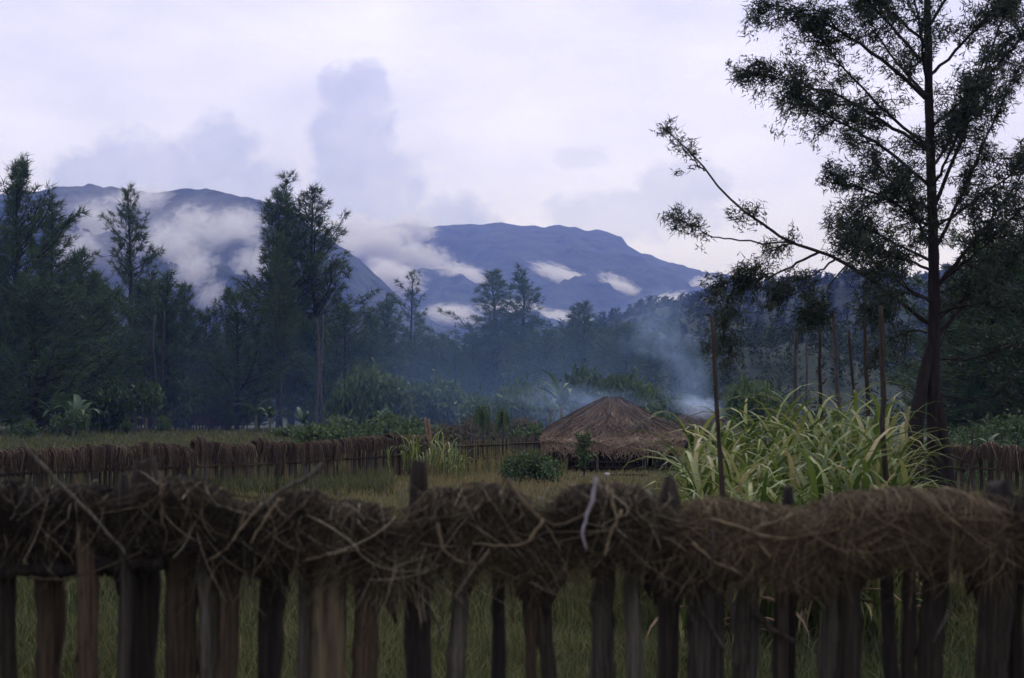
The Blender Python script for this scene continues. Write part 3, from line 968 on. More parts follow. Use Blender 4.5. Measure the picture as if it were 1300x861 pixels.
def sapling():
    d = 45.2
    root = empty('sapling', (X(740, d), d, 0))
    tag(root, 'slender young tree with few leaf tufts before the hut wall', 'tree')
    r = np.random.RandomState(3)
    wd, lf = MB(), MB()
    s = np.linspace(0, 1, 9)
    p = np.column_stack([0.06 * np.sin(s * 4), 0.03 * s, s * 1.25 - .05])
    wd.tube(p, np.linspace(.028, .01, 9), 6)
    for h, rr_ in ((0.45, .10), (0.62, .26), (0.75, .2), (0.9, .12), (1.08, .22), (1.22, .25), (1.33, .14)):
        for k in range(6):
            az = r.uniform(0, 6.28)
            e = np.array([math.cos(az) * rr_, math.sin(az) * rr_, h + .05])
            wd.tube(np.array([[0.03, 0, h - .08], e * .6 + [0, 0, h * .4 - .02], e]), [.008, .006, .003], 4)
            lf.leaves(e + r.normal(0, .05, (9, 3)), r.uniform(.10, .2, 9), r.uniform(.05, .09, 9), r.uniform(.2, .9, 9), .3)
    wd.build('trunk', M_bark, root, True)
    lf.build('crown', M_leaf, root)


sapling()


def blade_mesh(seed, L, wd, arch, droop, m, segs=9, fold=0.25, wave=0.0, name='leaf'):
    """one long strap leaf: rises, arches over along +x and hangs; V-folded"""
    r = np.random.RandomState(seed)
    s = np.linspace(0, 1, segs)
    ang = arch - (arch + droop) * s ** 1.6          # angle above horizontal along the leaf
    ds = L / (segs - 1)
    x = np.concatenate([[0], np.cumsum(np.cos(ang[:-1]) * ds)])
    z = np.concatenate([[0], np.cumsum(np.sin(ang[:-1]) * ds)])
    y = wave * np.sin(s * 3 + r.uniform(0, 6)) * L * .06
    prof = np.minimum(1, 0.35 + s * 3.5) * (1 - s ** 2.2) + 0.03
    wv = wd * 1.12 / 2 * prof
    c = np.column_stack([x, y, z])
    nr = np.column_stack([-np.sin(ang), 0 * s, np.cos(ang)])
    l_ = c + np.column_stack([0 * s, wv, 0 * s]) + nr * (wv * fold * 2)[:, None]
    r_ = c - np.column_stack([0 * s, wv, 0 * s]) + nr * (wv * fold * 2)[:, None]
    v = np.stack([l_, c, r_], 1)
    b = np.arange(segs - 1) * 3
    q = np.concatenate([np.stack([b, b + 1, b + 4, b + 3], -1), np.stack([b + 1, b + 2, b + 5, b + 4], -1)])
    mb = MB()
    mb.add(v, q)
    return mb.mesh(name, m, True)


cane_leaves = [blade_mesh(400 + i, L, w_, a, dr, M_cane, wave=1) for i, (L, w_, a, dr) in enumerate(
    [(1.25, .048, 1.42, 0.9), (1.1, .046, 1.35, 1.3), (1.35, .05, 1.5, 0.7), (0.95, .042, 1.25, 1.4), (1.2, .05, 1.52, 1.3), (1.0, .042, 1.45, 0.4), (0.85, .042, 1.2, 1.2), (1.3, .052, 1.4, 1.4)])]
dry_leaves = [blade_mesh(450 + i, L, w_, a, dr, M_dry_leaf, wave=1, fold=.4) for i, (L, w_, a, dr) in enumerate([(0.9, .05, 0.6, 1.5), (0.7, .05, 0.2, 1.5)])]
_mb = MB()
_mb.tube(np.column_stack([0.015 * np.sin(np.linspace(0, 5, 9)), 0 * np.linspace(0, 1, 9), np.linspace(-.05, 1, 9)]), np.linspace(1.0, .55, 9) * .018, 6)
cane_stalk = _mb.mesh('stalk', M_cane_stalk, True)


def cane_plant(x, y, H, seed, label, group, nl=12, ls=1.0, name='cane_plant', dry=0.15):
    r = np.random.RandomState(seed)
    root = empty(name, (x, y, float(gz(y))), r.uniform(0, 6.28))
    tag(root, label, 'cane', group)
    hs = H * 0.70
    inst('stalk', cane_stalk, root, rot=(r.normal(0, .05), r.normal(0, .05), 0), scale=(1.3, 1.3, hs))
    az = r.uniform(0, 6.28)
    for i in range(nl):
        f = (i + r.uniform(0, 1)) / nl
        h = hs * (0.12 + 0.86 * f)
        az += 2.5 + r.normal(0, .4)
        if r.uniform() < dry and f < .6:
            me = dry_leaves[r.randint(2)]
            tl = r.uniform(-.2, .3)
        else:
            me = cane_leaves[r.randint(len(cane_leaves))]
            tl = r.uniform(-0.15, 0.15) * (1.2 - f) + 0.10 * f
        # top leaves stand more upright
        s = ls * r.uniform(0.85, 1.2) * min(1, max(.62, (H * 1.05 - h) / 0.6))
        inst('leaf', me, root, (0, 0, h), (0, tl * -1, az), (s, s * 1.05, s))


CT = ([840, 870, 900, 950, 1000, 1050, 1100, 1140, 1170], [585, 548, 528, 520, 508, 498, 492, 525, 570])
GC = 'cane plants of the tall stand beside the big tree'
rc = np.random.RandomState(21)
k = 0
rows = [(12.6, 14, 0.58), (13.2, 15, 0.68), (13.9, 16, 0.78), (14.7, 16, 0.88), (15.6, 17, 0.96), (16.6, 16, 1.0)]
for (d, n, hf) in rows:
    for i in range(n):
        px = 872 + (1146 - 872) * (i + rc.uniform(0.1, 0.9)) / n
        dd = d + rc.uniform(-.3, .3)
        Hc = (CAMZ + (HOR - np.interp(px, *CT)) / F * dd) * hf * rc.uniform(.95, 1.12)
        cane_plant(X(px, dd), dd, Hc, 5000 + k, 'green strap-leaved cane plant in the dense stand beside the big trunk', GC,
                   nl=18, ls=.95)
        k += 1
GM = 'cane plants of the small clump along the yard fence'
for i in range(20):
    px = 482 + 108 * (i + rc.uniform(0, .8)) / 20
    d = rc.uniform(43.5, 47)
    cane_plant(X(px, d), d, rc.uniform(0.9, 1.35) * (1.25 if 505 < px < 535 or 545 < px < 575 else .8), 6000 + i,
               'pale green strap-leaved plant in the low clump by the stick fence', GM, nl=11, ls=0.75, dry=.08)

# bananas
ban_leaves = [blade_mesh(470 + i, L, w_, a, dr, M_banana, segs=10, fold=.18, wave=1) for i, (L, w_, a, dr) in enumerate(
    [(2.0, .36, 1.2, 0.7), (1.8, .34, 1.0, 1.0), (2.1, .36, 1.35, 0.2), (1.6, .32, .8, .9)])]
_mb = MB()
_mb.tube(np.column_stack([0 * np.linspace(0, 1, 6), 0 * np.linspace(0, 1, 6), np.linspace(-.05, 1, 6)]), np.linspace(.13, .07, 6), 8)
ban_stem = _mb.mesh('stem', M_cane_stalk, True)


def banana(px, ytop, d, seed, label, n=9, s=1.0):
    r = np.random.RandomState(seed)
    d0, d = d, back(px, d)
    s *= d / d0
    H = CAMZ + (HOR - ytop) / F * d
    root = empty('banana_plant', (X(px, d), d, 0), r.uniform(0, 6.28))
    tag(root, label, 'banana plant', 'banana plants around the gardens')
    hs = max(0.6, H - 1.1 * s)
    inst('stem', ban_stem, root, scale=(s, s, hs))
    for i in range(n):
        az = i * 2.4 + r.normal(0, .3)
        q = s * r.uniform(.8, 1.1)
        inst('leaf', ban_leaves[r.randint(4)], root, (0, 0, hs * r.uniform(.9, 1.0)), (0, r.uniform(-.1, .5), az), (q, q, q))


banana(713, 482, 76, 1, 'tall banana plant with broad spread leaves behind the hut roof', 12, 1.15)
banana(698, 496, 79, 2, 'smaller banana plant leaning on the tall one behind the hut', 9, 1.0)
banana(172, 490, 108, 3, 'banana plant with drooping fronds in front of the dark trees under the open-topped casuarina', 11, 1.4)
banana(185, 505, 106, 4, 'short banana plant beside the fronded one under the open-topped casuarina', 8, 1.2)
banana(95, 503, 84, 5, 'banana plant at the grassy edge below the spiky-topped casuarina', 10, 1.3)
banana(70, 495, 86, 6, 'taller banana plant in shade below the spiky-topped casuarina', 9, 1.3)
banana(325, 503, 112, 7, 'pale banana plant next to the bare pale trunk', 9, 1.2)
banana(343, 512, 110, 8, 'low banana plant at the foot of the bare pale trunk', 8, 1.0)
banana(385, 518, 106, 9, 'small drooping banana plant between the pale trunk and the paired stems', 7, 1.0)
banana(480, 516, 92, 10, 'small banana plant with two bent leaves behind the fence corner', 7, .9)
banana(1255, 545, 44, 11, 'small banana plant poking over the fence behind the big trunk', 6, .45)


# screw-pine like shaggy plants by the stick fence
def pandanus(px, ytop, d, seed, label):
    r = np.random.RandomState(seed)
    H = CAMZ + (HOR - ytop) / F * d
    root = empty('pandanus_tree', (X(px, d), d, 0))
    tag(root, label, 'tree', 'shaggy pandanus behind the stick fence')
    wd, lf = MB(), MB()
    wd.tube(np.array([[0, 0, -.05], [.03, 0, H * .4], [0, .03, H * .85]]), [.07, .06, .05], 6)
    n = 150
    az = r.uniform(0, 6.28, n)
    h0 = H * r.uniform(.55, .9, n)
    s = np.linspace(0, 1, 6)
    out = r.uniform(.2, .5, n)[:, None]
    drop = r.uniform(.3, 1.1, n)[:, None]
    pr = out * np.sin(s * 1.6)[None]
    pz = h0[:, None] + r.uniform(.1, .55, n)[:, None] * np.sin(s * 2.2)[None] - drop * s[None] ** 2.2
    paths = np.stack([np.cos(az)[:, None] * pr, np.sin(az)[:, None] * pr, pz], -1)
    lf.ribbons(paths, r.uniform(.03, .06, n), tint=r.uniform(.2, 1, n))
    wd.build('trunk', M_bark_pale, root, True)
    lf.build('crown', M_leaf, root)


pandanus(612, 514, 72, 1, 'shaggy drooping pandanus, darker of the pair above the stick fence')
pandanus(638, 518, 74, 2, 'shaggy pale pandanus of the pair above the stick fence')

# bushes and scrub: (px, base row, d, rx m, rz m, material, label)
GS = 'garden scrub behind the fences'
G1, R1 = M_leaf, M_leaf_red
bushes = [
    (95, 80, 1.3, 2.2, G1, 'leafy yellow-green bush at the grass edge by the shaded bananas'),
    (28, 78, 1.2, 1.6, G1, 'small bush in the grass by the end of the tree line'),
    (205, 96, 0.9, 1.7, G1, 'upright light green bush beside the dark far hedge'),
    (160, 95, 0.5, 1.3, G1, 'thin upright bush before the dark far hedge'),
    (398, 70, 1.3, 1.5, G1, 'rounded yellowish bush behind the thatched fence near its end'),
    (375, 84, 1.4, 1.2, G1, 'low bush at the foot of the paired stems'),
    (425, 88, 1.6, 1.8, G1, 'dull green bush past the paired stems'),
    (455, 86, 1.3, 1.5, G1, 'low green bush behind the fence corner'),
    (500, 90, 1.5, 2.0, G1, 'dark green bush behind the fence corner and banana'),
    (525, 84, 1.3, 1.5, G1, 'dull bush between the banana and the red stems'),
    (560, 82, 1.3, 1.4, G1, 'low green bush behind the red-brown dry stalks'),
    (585, 80, 1.4, 1.7, R1, 'reddish scrub behind the stick fence before the pandanus pair'),
    (660, 84, 1.5, 1.7, R1, 'purplish scrub between the pandanus pair and the hut'),
    (682, 72, 1.2, 1.6, G1, 'green bush at the hut end of the stick fence'),
    (905, 64, 1.5, 1.6, G1, 'bush behind the cane stand beside the leaning stake'),
    (1215, 40, 1.0, 1.5, G1, 'light green bush behind the foot of the big trunk'),
    (1240, 52, 1.6, 1.9, G1, 'dark bush beyond the right thatched fence'.replace('right thatched', 'fence by the big')),
    (1290, 50, 1.8, 2.0, G1, 'broad dark bush over the short thatched fence'),
]
bushes[-2] = (1240, 52, 1.6, 1.9, G1, 'dark bush behind the short thatched fence by the big trunk')
for i, (px, d, rx, rz, mm, lb) in enumerate(bushes):
    d = back(px, d)
    fine = d < 60
    shrub('garden_bush', (35 if fine else 30) + i % 4, px, 0, d, rx, rz, lb, GS, clumps=110 if fine else 60, per=24, ll=.09 if fine else .2, lw=.04 if fine else .085, m=mm)
# small round broadleaf trees in front of the casuarinas
GB = 'round broadleaf trees before the casuarinas'
for i, (px, ytop, d, rx, lb) in enumerate([
        (490, 462, 118, 3.0, 'round pale green broadleaf tree before the sparse casuarina'),
        (455, 478, 120, 2.6, 'dull broadleaf tree beside the round pale green one'),
        (545, 480, 122, 2.8, 'smoky broadleaf tree before the close conical pair'),
        (590, 486, 120, 2.6, 'low broadleaf tree under the broader conical casuarina'),
        (655, 485, 112, 2.8, 'smoky pale broadleaf tree behind the shaggy pandanus'),
        (770, 470, 104, 3.0, 'pale smoky broadleaf tree over the hut peak'),
        (810, 474, 100, 2.7, 'dark green broadleaf tree beside the hut peak'),
        (835, 492, 96, 2.0, 'low dark broadleaf tree between hut roof and smoke plume'),
        (945, 482, 92, 1.9, 'dark round broadleaf tree behind the leaning stake'),
        (980, 500, 96, 1.8, 'dull broadleaf tree behind the cane stand'),
        (240, 480, 112, 3.0, 'dark broadleaf tree under the mist gap'),
        (290, 488, 112, 2.8, 'dark low broadleaf tree beside the pale bananas'),
        (130, 478, 98, 2.8, 'dark broadleaf tree behind the shaded bananas'),
        (420, 490, 124, 2.6, 'dark broadleaf tree behind the paired stems'),
        (40, 480, 90, 2.8, 'dark broadleaf tree beside the shaded bananas')]):
    d = back(px, d)
    H = CAMZ + (HOR - ytop) / F * d
    shrub('broadleaf_tree', 50 + i % 3, px, 0, d, rx, H, lb, GB, clumps=150, per=26, ll=.16, lw=.075)


# thin bare stems between the trees, and the red sticks
def pole(px0, py0, px1, py1, d, wpx, m, label, name='wooden_pole', cat='pole', group='bare poles standing by the cane', wob=0.02, kink=None):
    top = P(px0, py0, d)
    bot2 = P(px1, py1, d)
    f = (top[2] - (float(gz(d)) - 0.12)) / (top[2] - bot2[2])
    bot = top + (bot2 - top) * f
    r = np.random.RandomState(int(px0 * 7 + py0))
    n = 16
    s = np.linspace(0, 1, n)[:, None]
    p = bot * (1 - s) + top * s
    p[:, :2] += (np.sin(s * r.uniform(4, 9) + r.uniform(0, 6)) * wob + r.normal(0, wob * .25, (n, 2)))
    rad = wpx / F * d / 2
    org = np.array([bot[0], bot[1], float(gz(d))])
    mb = MB()
    mb.tube(p - org, np.linspace(1.15, .75, n) * rad * r.uniform(.93, 1.07, n), 8)
    o = mb.build(name, m, smooth=True)
    o.location = org
    tag(o, label, cat, group)
    if kink:
        for (t_, dx, dz) in kink:
            q = bot * (1 - t_) + top * t_ - org
            kb = MB()
            kb.tube(np.array([q, q + [dx * .5, 0, dz * .4], q + [dx, 0.02, dz]]), [rad * .5, rad * .4, rad * .25], 5)
            kb.build('branch_stub', m, o, True)
    return o


pole(902, 403, 921, 660, 12.2, 7, M_wood_dark, 'tall dark leaning stake standing alone in the front of the cane', wob=.012, kink=[(.55, .03, .05), (.8, -.025, .04)])
pole(1012, 420, 1009, 520, 24, 6, M_bark_pale, 'pale thin pole under the hanging foliage clump')
pole(1040, 418, 1043, 505, 23, 5.5, M_wood_brown, 'brown thin pole under the dark foliage tuft', kink=[(.75, .1, .12)])
pole(1057, 398, 1064, 505, 25, 6.5, M_bark_pale, 'pale mottled pole, palest of the poles over the cane', kink=[(.8, -.12, .1)])
pole(1077, 420, 1083, 505, 22, 4.5, M_wood_dark, 'thin dark straight pole between the mottled pole and the long pole')
pole(1098, 372, 1101, 505, 24, 6, M_wood_brown, 'long brown pole rising into the crown of the big tree', kink=[(.7, .14, .2), (.85, -.1, .15)])
pole(1115, 388, 1129, 640, 13.6, 7.5, M_wood_dark, 'long dark crooked pole standing in the cane beside the big tree', wob=.03)
pole(1120, 395, 1121, 490, 25, 5, M_wood_dark, 'slim dark pole close behind the crooked one')
pole(1023, 425, 1024, 500, 34, 3.5, M_bark_pale, 'very thin pale pole beside the pole under the hanging foliage')
pole(1236, 545, 1229, 620, 24, 3.5, M_wood_dark, 'thin dark stick beside the foot of the big trunk', wob=.01)
for (a, b) in (((545, 532), 'red-brown dry stalk, straighter of the two behind the low clump'), ((540, 530), 'red-brown dry stalk leaning out of the low clump')):
    pole(a[0], a[1], a[0] + (8 if a[0] == 540 else 3), 590, 47.5, 4.5 if a[0] == 545 else 4, M_dry_leaf, b, 'dry_stalk', 'stalk', 'dry stalks of the low clump', wob=.02)
GTK = 'bare lower stems of slim trees in the tree line'
for (xt, xb, d, yt, m_, lb) in [(403, 402, 116, 405, M_bark_pale, 'pale slim stem, left of the paired stems'), (409, 408, 117, 400, M_bark_pale, 'pale slim stem, right of the paired stems'),
                               (196, 197, 110, 400, M_bark_pale, 'slim pale stem beside the fronded banana'), (207, 208, 111, 395, M_bark_pale, 'slim pale stem further from the fronded banana')]:
    pole(xt, yt, xb, 545, back(xt, d), 3.4, m_, lb.replace(', left of', ', nearer the pale trunk, of').replace(', right of', ', farther from the pale trunk, of'), 'tree_stem', 'tree', GTK, wob=.12)


# ------------------------------------------------------------------ fences
def rough_stake(seed, w_, t_, H, rough=0.12, point=False, n=14, sides=8, bend=0.0):
    r = np.random.RandomState(seed)
    s = np.linspace(0, 1, n)
    a = np.arange(sides) * 2 * math.pi / sides + r.uniform(0, .6)
    sq = np.maximum(np.abs(np.cos(a)), np.abs(np.sin(a))) ** -0.75        # between round and squared
    kw = 1 + np.cumsum(r.normal(0, rough * .35, n))
    kw = np.clip(kw, .72, 1.3)
    rr = sq[None] * kw[:, None] * (1 + r.normal(0, rough * .4, (1, sides)) + r.normal(0, rough * .25, (n, sides)))
    cx = bend * (s - .5) ** 2 + np.cumsum(r.normal(0, w_ * .05, n))
    cx -= cx[0]
    cy = np.cumsum(r.normal(0, w_ * .03, n))
    v = np.stack([cx[:, None] + rr * np.cos(a) * w_ / 2, cy[:, None] + rr * np.sin(a) * t_ / 2, np.repeat((s * H)[:, None], sides, 1)], -1)
    if point:
        v[-1, :, :2] = v[-1, :, :2] * .5 + np.array([cx[-1], cy[-1]]) * .5
        v[-2, :, 2] -= H * .02
    v[-1, :, :2] = v[-1, :, :2] * .78 + np.array([cx[-1], cy[-1]]) * .22
    v[-1, :, 2] += r.normal(0, w_ * .14, sides)
    i = np.arange(n - 1)[:, None] * sides
    j = np.arange(sides)[None]
    k = (j + 1) % sides
    q = np.stack([i + j, i + k, i + sides + k, i + sides + j], -1).reshape(-1, 4)
    mb = MB()
    mb.add(v, [q, np.arange(sides)[None, ::-1], (np.arange(sides) + (n - 1) * sides)[None]])
    return mb


def far_bundle(seed, W, drop, n=300):
    """a sheaf of dry grass laid over the fence top, local x along the fence"""
    r = np.random.RandomState(seed)
    mb = MB()
    x0 = r.uniform(-W / 2, W / 2, n) * 1.05
    th0 = r.uniform(-.9, .4, n)
    R0 = r.uniform(.09, .17, n) * (1 - .35 * (2 * x0 / W) ** 2)
    hang = r.uniform(.25, 1.0, n) * drop
    side = np.where(r.uniform(size=n) < .62, -1.0, 1.0)
    S = 8
    s = np.linspace(0, 1, S)
    th = th0[:, None] + (1.5 - th0[:, None]) * np.minimum(s / .45, 1)[None]
    hg = np.clip((s - .45) / .55, 0, 1)[None] * hang[:, None]
    y = side[:, None] * (np.sin(th) * R0[:, None] + hg * .08)
    z = np.cos(th) * R0[:, None] * 1.2 - hg
    x = x0[:, None] + r.normal(0, .07, n)[:, None] * s[None] + r.normal(0, .012, (n, S))
    mb.ribbons(np.stack([x, y, z], -1), r.uniform(.009, .022, n), tint=np.clip(r.normal(.5, .2, n), 0, 1), taper=.3)
    # matted core
    m = 9
    xs = np.linspace(-W / 2 * 1.02, W / 2 * 1.02, 7)
    a = np.linspace(-2.1, 2.1, m)
    rr = r.uniform(.85, 1.1, (7, m)) * (.12 * (1 - .25 * (2 * xs / W) ** 2))[:, None]
    v = np.stack([np.repeat(xs[:, None], m, 1), rr * np.sin(a), rr * np.cos(a) * 1.1 - (np.abs(a) > 1.6) * drop * .45], -1)
    i = np.arange(6)[:, None] * m + np.arange(m - 1)[None]
    mb.add(v, np.stack([i, i + m, i + m + 1, i + 1], -1).reshape(-1, 4), 0.15)
    return mb


fb = [far_bundle(60 + i, .5, .5).mesh('thatch_bundle', M_thatch) for i in range(5)]
fs_m = [[rough_stake(80 + i, .085, .05, 1.0, n=7, sides=6).mesh('picket', m_, False) for i in range(3)] for m_ in (M_wood_brown, M_wood_grey, M_wood_tan)]
_mb = MB()
_mb.tube(np.column_stack([np.linspace(0, 1, 12), 0 * np.linspace(0, 1, 12), .01 * np.sin(np.linspace(0, 9, 12))]), .03, 6)
rail_me = _mb.mesh('rail', M_wood_brown, True)


def fence(A, B, H, label, step=.15, thatch=True, pw=(.7, 1.3), mats=(0, 0, 0, 1, 2), seed=1, rails=(0.55,), Hj=.04, bstep=.40, th=(0, 1), bdrop=1.0):
    r = np.random.RandomState(seed)
    A, B = np.array(A, float), np.array(B, float)
    L = np.linalg.norm(B - A)
    root = empty('thatched_fence' if thatch else 'stick_fence', (A[0], A[1], 0), math.atan2(B[1] - A[1], B[0] - A[0]))
    tag(root, label, 'fence')
    n = int(L / step)
    for i in range(n):
        x = (i + r.uniform(.25, .75)) * step
        me = fs_m[mats[r.randint(len(mats))]][r.randint(3)]
        h = H + r.normal(0, Hj) + (0 if not thatch else -.06)
        inst('picket', me, root, (x, r.normal(0, .02), -.08), (r.normal(0, .02), r.normal(0, .03), r.uniform(0, 6.28) if not thatch else r.normal(0, .2)), (r.uniform(*pw), r.uniform(*pw), h + .08))
    for f in rails:
        m = max(1, int(L / 2.5))
        for i in range(m):
            for sd in (-1, 1):
                inst('rail', rail_me, root, (i * L / m, sd * .055, H * f + r.normal(0, .02)), (0, r.normal(0, .01), 0), (L / m * 1.04, 1, 1))
    if thatch:
        x = th[0] * L
        while x < th[1] * L:
            inst('thatch_bundle', fb[r.randint(5)], root, (x, r.normal(0, .02), H - .10 + r.normal(0, .05)), (r.normal(0, .06), r.normal(0, .08), (0 if r.uniform() < .7 else math.pi)),
                 (r.uniform(.8, 1.25), r.uniform(.9, 1.5), r.uniform(.75, 1.3) * bdrop))
            x += bstep * r.uniform(.7, 1.4)
    return root


CORNER = (X(436, 42.7), 42.7)
fence((X(-120, 31.0), 31.0), (CORNER[0] - .12, CORNER[1] - .15), 1.20, 'long fence topped with brown thatch running along the yard to its corner', seed=4, step=.13, bdrop=.95, mats=(0, 1, 1, 2, 2))
fence((CORNER[0] + .06, CORNER[1] + .1), (X(552, 48.6), 48.6), 1.30, 'short thatched fence stretch between the corner and the low clump', seed=5, step=.14, bdrop=.8, mats=(0, 1, 1, 2))
fence((X(556, 49.0), 49.0), (X(702, 57.5), 57.5), 1.12, 'bare fence of thin upright sticks with rails beside the hut', thatch=False, seed=6, step=.13, pw=(.45, .8), mats=(1, 1, 0), rails=(.35, .8), Hj=.09)
fence((X(1206, 36.0), 36.0), (X(1420, 34.0), 34.0), 1.25, 'short dark thatched fence behind the foot of the big trunk', seed=7, step=.14)
fence((X(100, 146), 146), (X(318, 146), 146), 1.2, 'low dark thatched hedge fence across the far field', seed=8, step=.3, bstep=.42, pw=(1.2, 2), bdrop=1.4)


# ---- the near fence
FD = 4.2
TOPX = [-200, -120, -60, 0, 40, 60, 130, 160, 200, 230, 265, 290, 330, 360, 390, 412, 440, 470, 495, 512, 530, 555, 580, 592, 605, 622, 645, 662, 682, 700, 715, 745, 775, 810, 835, 850, 880, 905, 950, 995, 1020, 1040, 1075, 1110, 1180, 1225, 1248, 1275, 1350, 1500]
TOPY = [612, 620, 608, 606, 622, 612, 617, 632, 604, 603, 614, 632, 640, 622, 620, 642, 632, 640, 668, 676, 664, 618, 620, 640, 634, 611, 626, 650, 684, 662, 632, 612, 609, 624, 650, 652, 640, 630, 637, 640, 664, 640, 624, 619, 618, 622, 648, 630, 625, 630]


def near_fence():
    r = np.random.RandomState(9)
    g0 = float(gz(FD))
    root = empty('picket_fence', (0, FD, g0))
    tag(root, 'rough wooden picket fence capped with tangled dead grass, closing off the yard', 'fence')

    def topz(px):
        return Zp(np.interp(px, TOPX, TOPY) + 5 + (np.asarray(px) > 1500) * 8 * np.sin(np.asarray(px) / 31.) + (np.asarray(px) < -200) * 8 * np.sin(np.asarray(px) / 33.), FD) - g0

    def lx(px):
        return X(px, FD)
    W = {'d': M_wood_dark, 'b': M_wood_brown, 't': M_wood_tan, 'g': M_wood_grey}
    pk = [(-8, 20, 'd'), (44, 76, 'b'), (107, 126, 'b'), (208, 240, 'b'), (254, 279, 'g'), (281, 301, 'b'), (321, 345, 'd'), (368, 395, 'g'),
          (416, 449, 't'), (452, 484, 'b'), (517, 542, 'd'), (564, 592, 'g'), (617, 640, 'd'), (669, 690, 'b'), (697, 724, 'd'), (750, 784, 'g'),
          (808, 824, 'g'), (880, 914, 'g'), (926, 956, 'g'), (979, 1004, 'd'), (1030, 1056, 'g'), (1062, 1086, 'd'),
          (1112, 1136, 'd'), (1144, 1160, 'd'), (1166, 1214, 'd'), (1226, 1262, 'd'), (1264, 1284, 'd'), (1288, 1312, 'd')]
    px = -20
    while px > -1100:
        wd_ = r.uniform(20, 40)
        pk.append((px - wd_, px, 'db'[r.randint(2)]))
        px -= wd_ + r.uniform(5, 22)
    px = 1320
    while px < 2450:
        wd_ = r.uniform(20, 40)
        pk.append((px, px + wd_, 'db'[r.randint(2)]))
        px += wd_ + r.uniform(3, 18)
    for i, (a, b, c) in enumerate(pk):
        wd_ = (b - a) / F * FD
        cx = (a + b) / 2
        H = topz(cx) - 0.07 + .1
        mb = rough_stake(900 + i, wd_ * .93, min(wd_, .06) * r.uniform(.7, 1.0), H + .0, rough=.17, n=44, sides=14)
        # the frame shows the upper part: keep it near its place
        o = mb.build('picket', W[c], root, True)
        lean = r.normal(0, .012) + (.05 if c == 'g' and 560 < cx < 590 else 0)
        o.location = (lx(cx) - math.tan(lean) * 1.2, r.normal(0, .012), -.1)
        o.rotation_euler = (r.normal(0, .015), lean, r.normal(0, .25))
    # posts rising above the thatch
    for i, (a, b, ytop, c, pt_, dy) in enumerate([(148, 188, 588, 'd', False, .08), (513, 535, 588, 'd', False, .06), (841, 863, 606, 'd', True, .05),
                                                 (1262, 1300, 616, 'd', False, .05), (996, 1010, 622, 'd', False, .1), (155, 172, 600, 'g', False, -.06), (-120, -80, 590, 'd', False, .05)]):
        wd_ = (b - a) / F * FD
        H = Zp(ytop, FD) - g0 + .1
        mb = rough_stake(950 + i, wd_, wd_ * .9, H, rough=.09, point=pt_, n=30, sides=12)
        o = mb.build('post', W[c], root, True)
        o.location = (lx((a + b) / 2), dy, -.1)
        o.rotation_euler = (0, r.normal(0, .008), r.uniform(0, .6))
    # rails carrying the thatch, and the low visible one
    for (x0, x1, py0, py1, dy, rr_, c) in [(-1130, -240, 688, 692, -.05, .022, 'd'), (-260, 330, 690, 685, -.05, .022, 'd'), (300, 900, 692, 690, -.05, .022, 'd'), (860, 1560, 690, 688, -.05, .024, 'd'), (1540, 2470, 688, 692, -.05, .022, 'd'),
                                         (-1130, 640, 672, 674, .05, .022, 'b'), (600, 2470, 676, 672, .05, .022, 'b'), (-20, 215, 726, 712, -.055, .02, 'd')]:
        mb = MB()
        s = np.linspace(0, 1, 24)
        xx = lx(x0) + (lx(x1) - lx(x0)) * s
        zz = (Zp(py0, FD) + (Zp(py1, FD) - Zp(py0, FD)) * s) - g0 + r.normal(0, .004, 24)
        mb.tube(np.column_stack([xx, dy + r.normal(0, .004, 24), zz]), rr_ * r.uniform(.85, 1.15, 24), 8)
        mb.build('rail', W[c], root, True)

    # thatch bundles: (centre px, half width px, depth m, drop m, strands, style)
    bundles = [(-190, 70, .10, .26, 500, 's'), (-80, 70, .10, .26, 500, 's'), (15, 70, .10, .27, 620, 's'), (105, 60, .10, .26, 600, 's'),
               (235, 60, .11, .26, 900, 't'), (318, 50, .10, .24, 800, 't'), (392, 55, .11, .25, 900, 't'), (460, 50, .11, .20, 1000, 'g'),
               (518, 34, .09, .20, 600, 'g'), (563, 42, .11, .24, 900, 't'), (628, 46, .12, .24, 1000, 't'), (688, 36, .09, .20, 700, 'f'),
               (735, 48, .12, .25, 1000, 't'), (795, 48, .12, .24, 900, 'g'), (852, 36, .10, .26, 600, 's'), (905, 46, .11, .20, 900, 'f'),
               (968, 58, .12, .25, 900, 'f'), (1070, 60, .14, .26, 1500, 'w'), (1140, 62, .15, .26, 1700, 'w'), (1205, 52, .14, .26, 1300, 'w'),
               (1280, 55, .11, .30, 600, 's'), (1375, 70, .11, .28, 600, 's'), (1490, 70, .11, .28, 600, 's')]
    bundles += [(c_, 66, .11, .26, 330, 's') for c_ in list(range(-1060, -240, 108)) + list(range(1600, 2440, 108))]
    for bi, (cx, hw, dep, drop, n, st) in enumerate(bundles):
        n = int(n * 2.4)
        m_ = M_fibre if st in 'wf' else M_thatch_near
        x0 = cx + hw * 1.0 * (r.beta(2.2, 2.2, n) * 2 - 1) if st != 'w' else cx + hw * 1.1 * r.uniform(-1, 1, n)
        e = np.clip(1 - ((x0 - cx) / (hw * 1.25)) ** 2, 0.05, 1) ** .5
        tz = topz(x0)
        sag = 0.135 * (1 - e)
        Rn = dep * r.uniform(.55, 1.02, n) * (0.5 + .5 * e)
        side = np.where(r.uniform(size=n) < (.72 if st != 'w' else .8), -1.0, 1.0)
        S = 11
        s = np.linspace(0, 1, S)
        th0 = r.uniform(-1.4, .5, n)
        th1 = r.uniform(1.2, 1.75, n)
        k_ = r.uniform(.35, .7, n)
        th = th0[:, None] + (th1 - th0)[:, None] * np.minimum(s[None] / k_[:, None], 1)
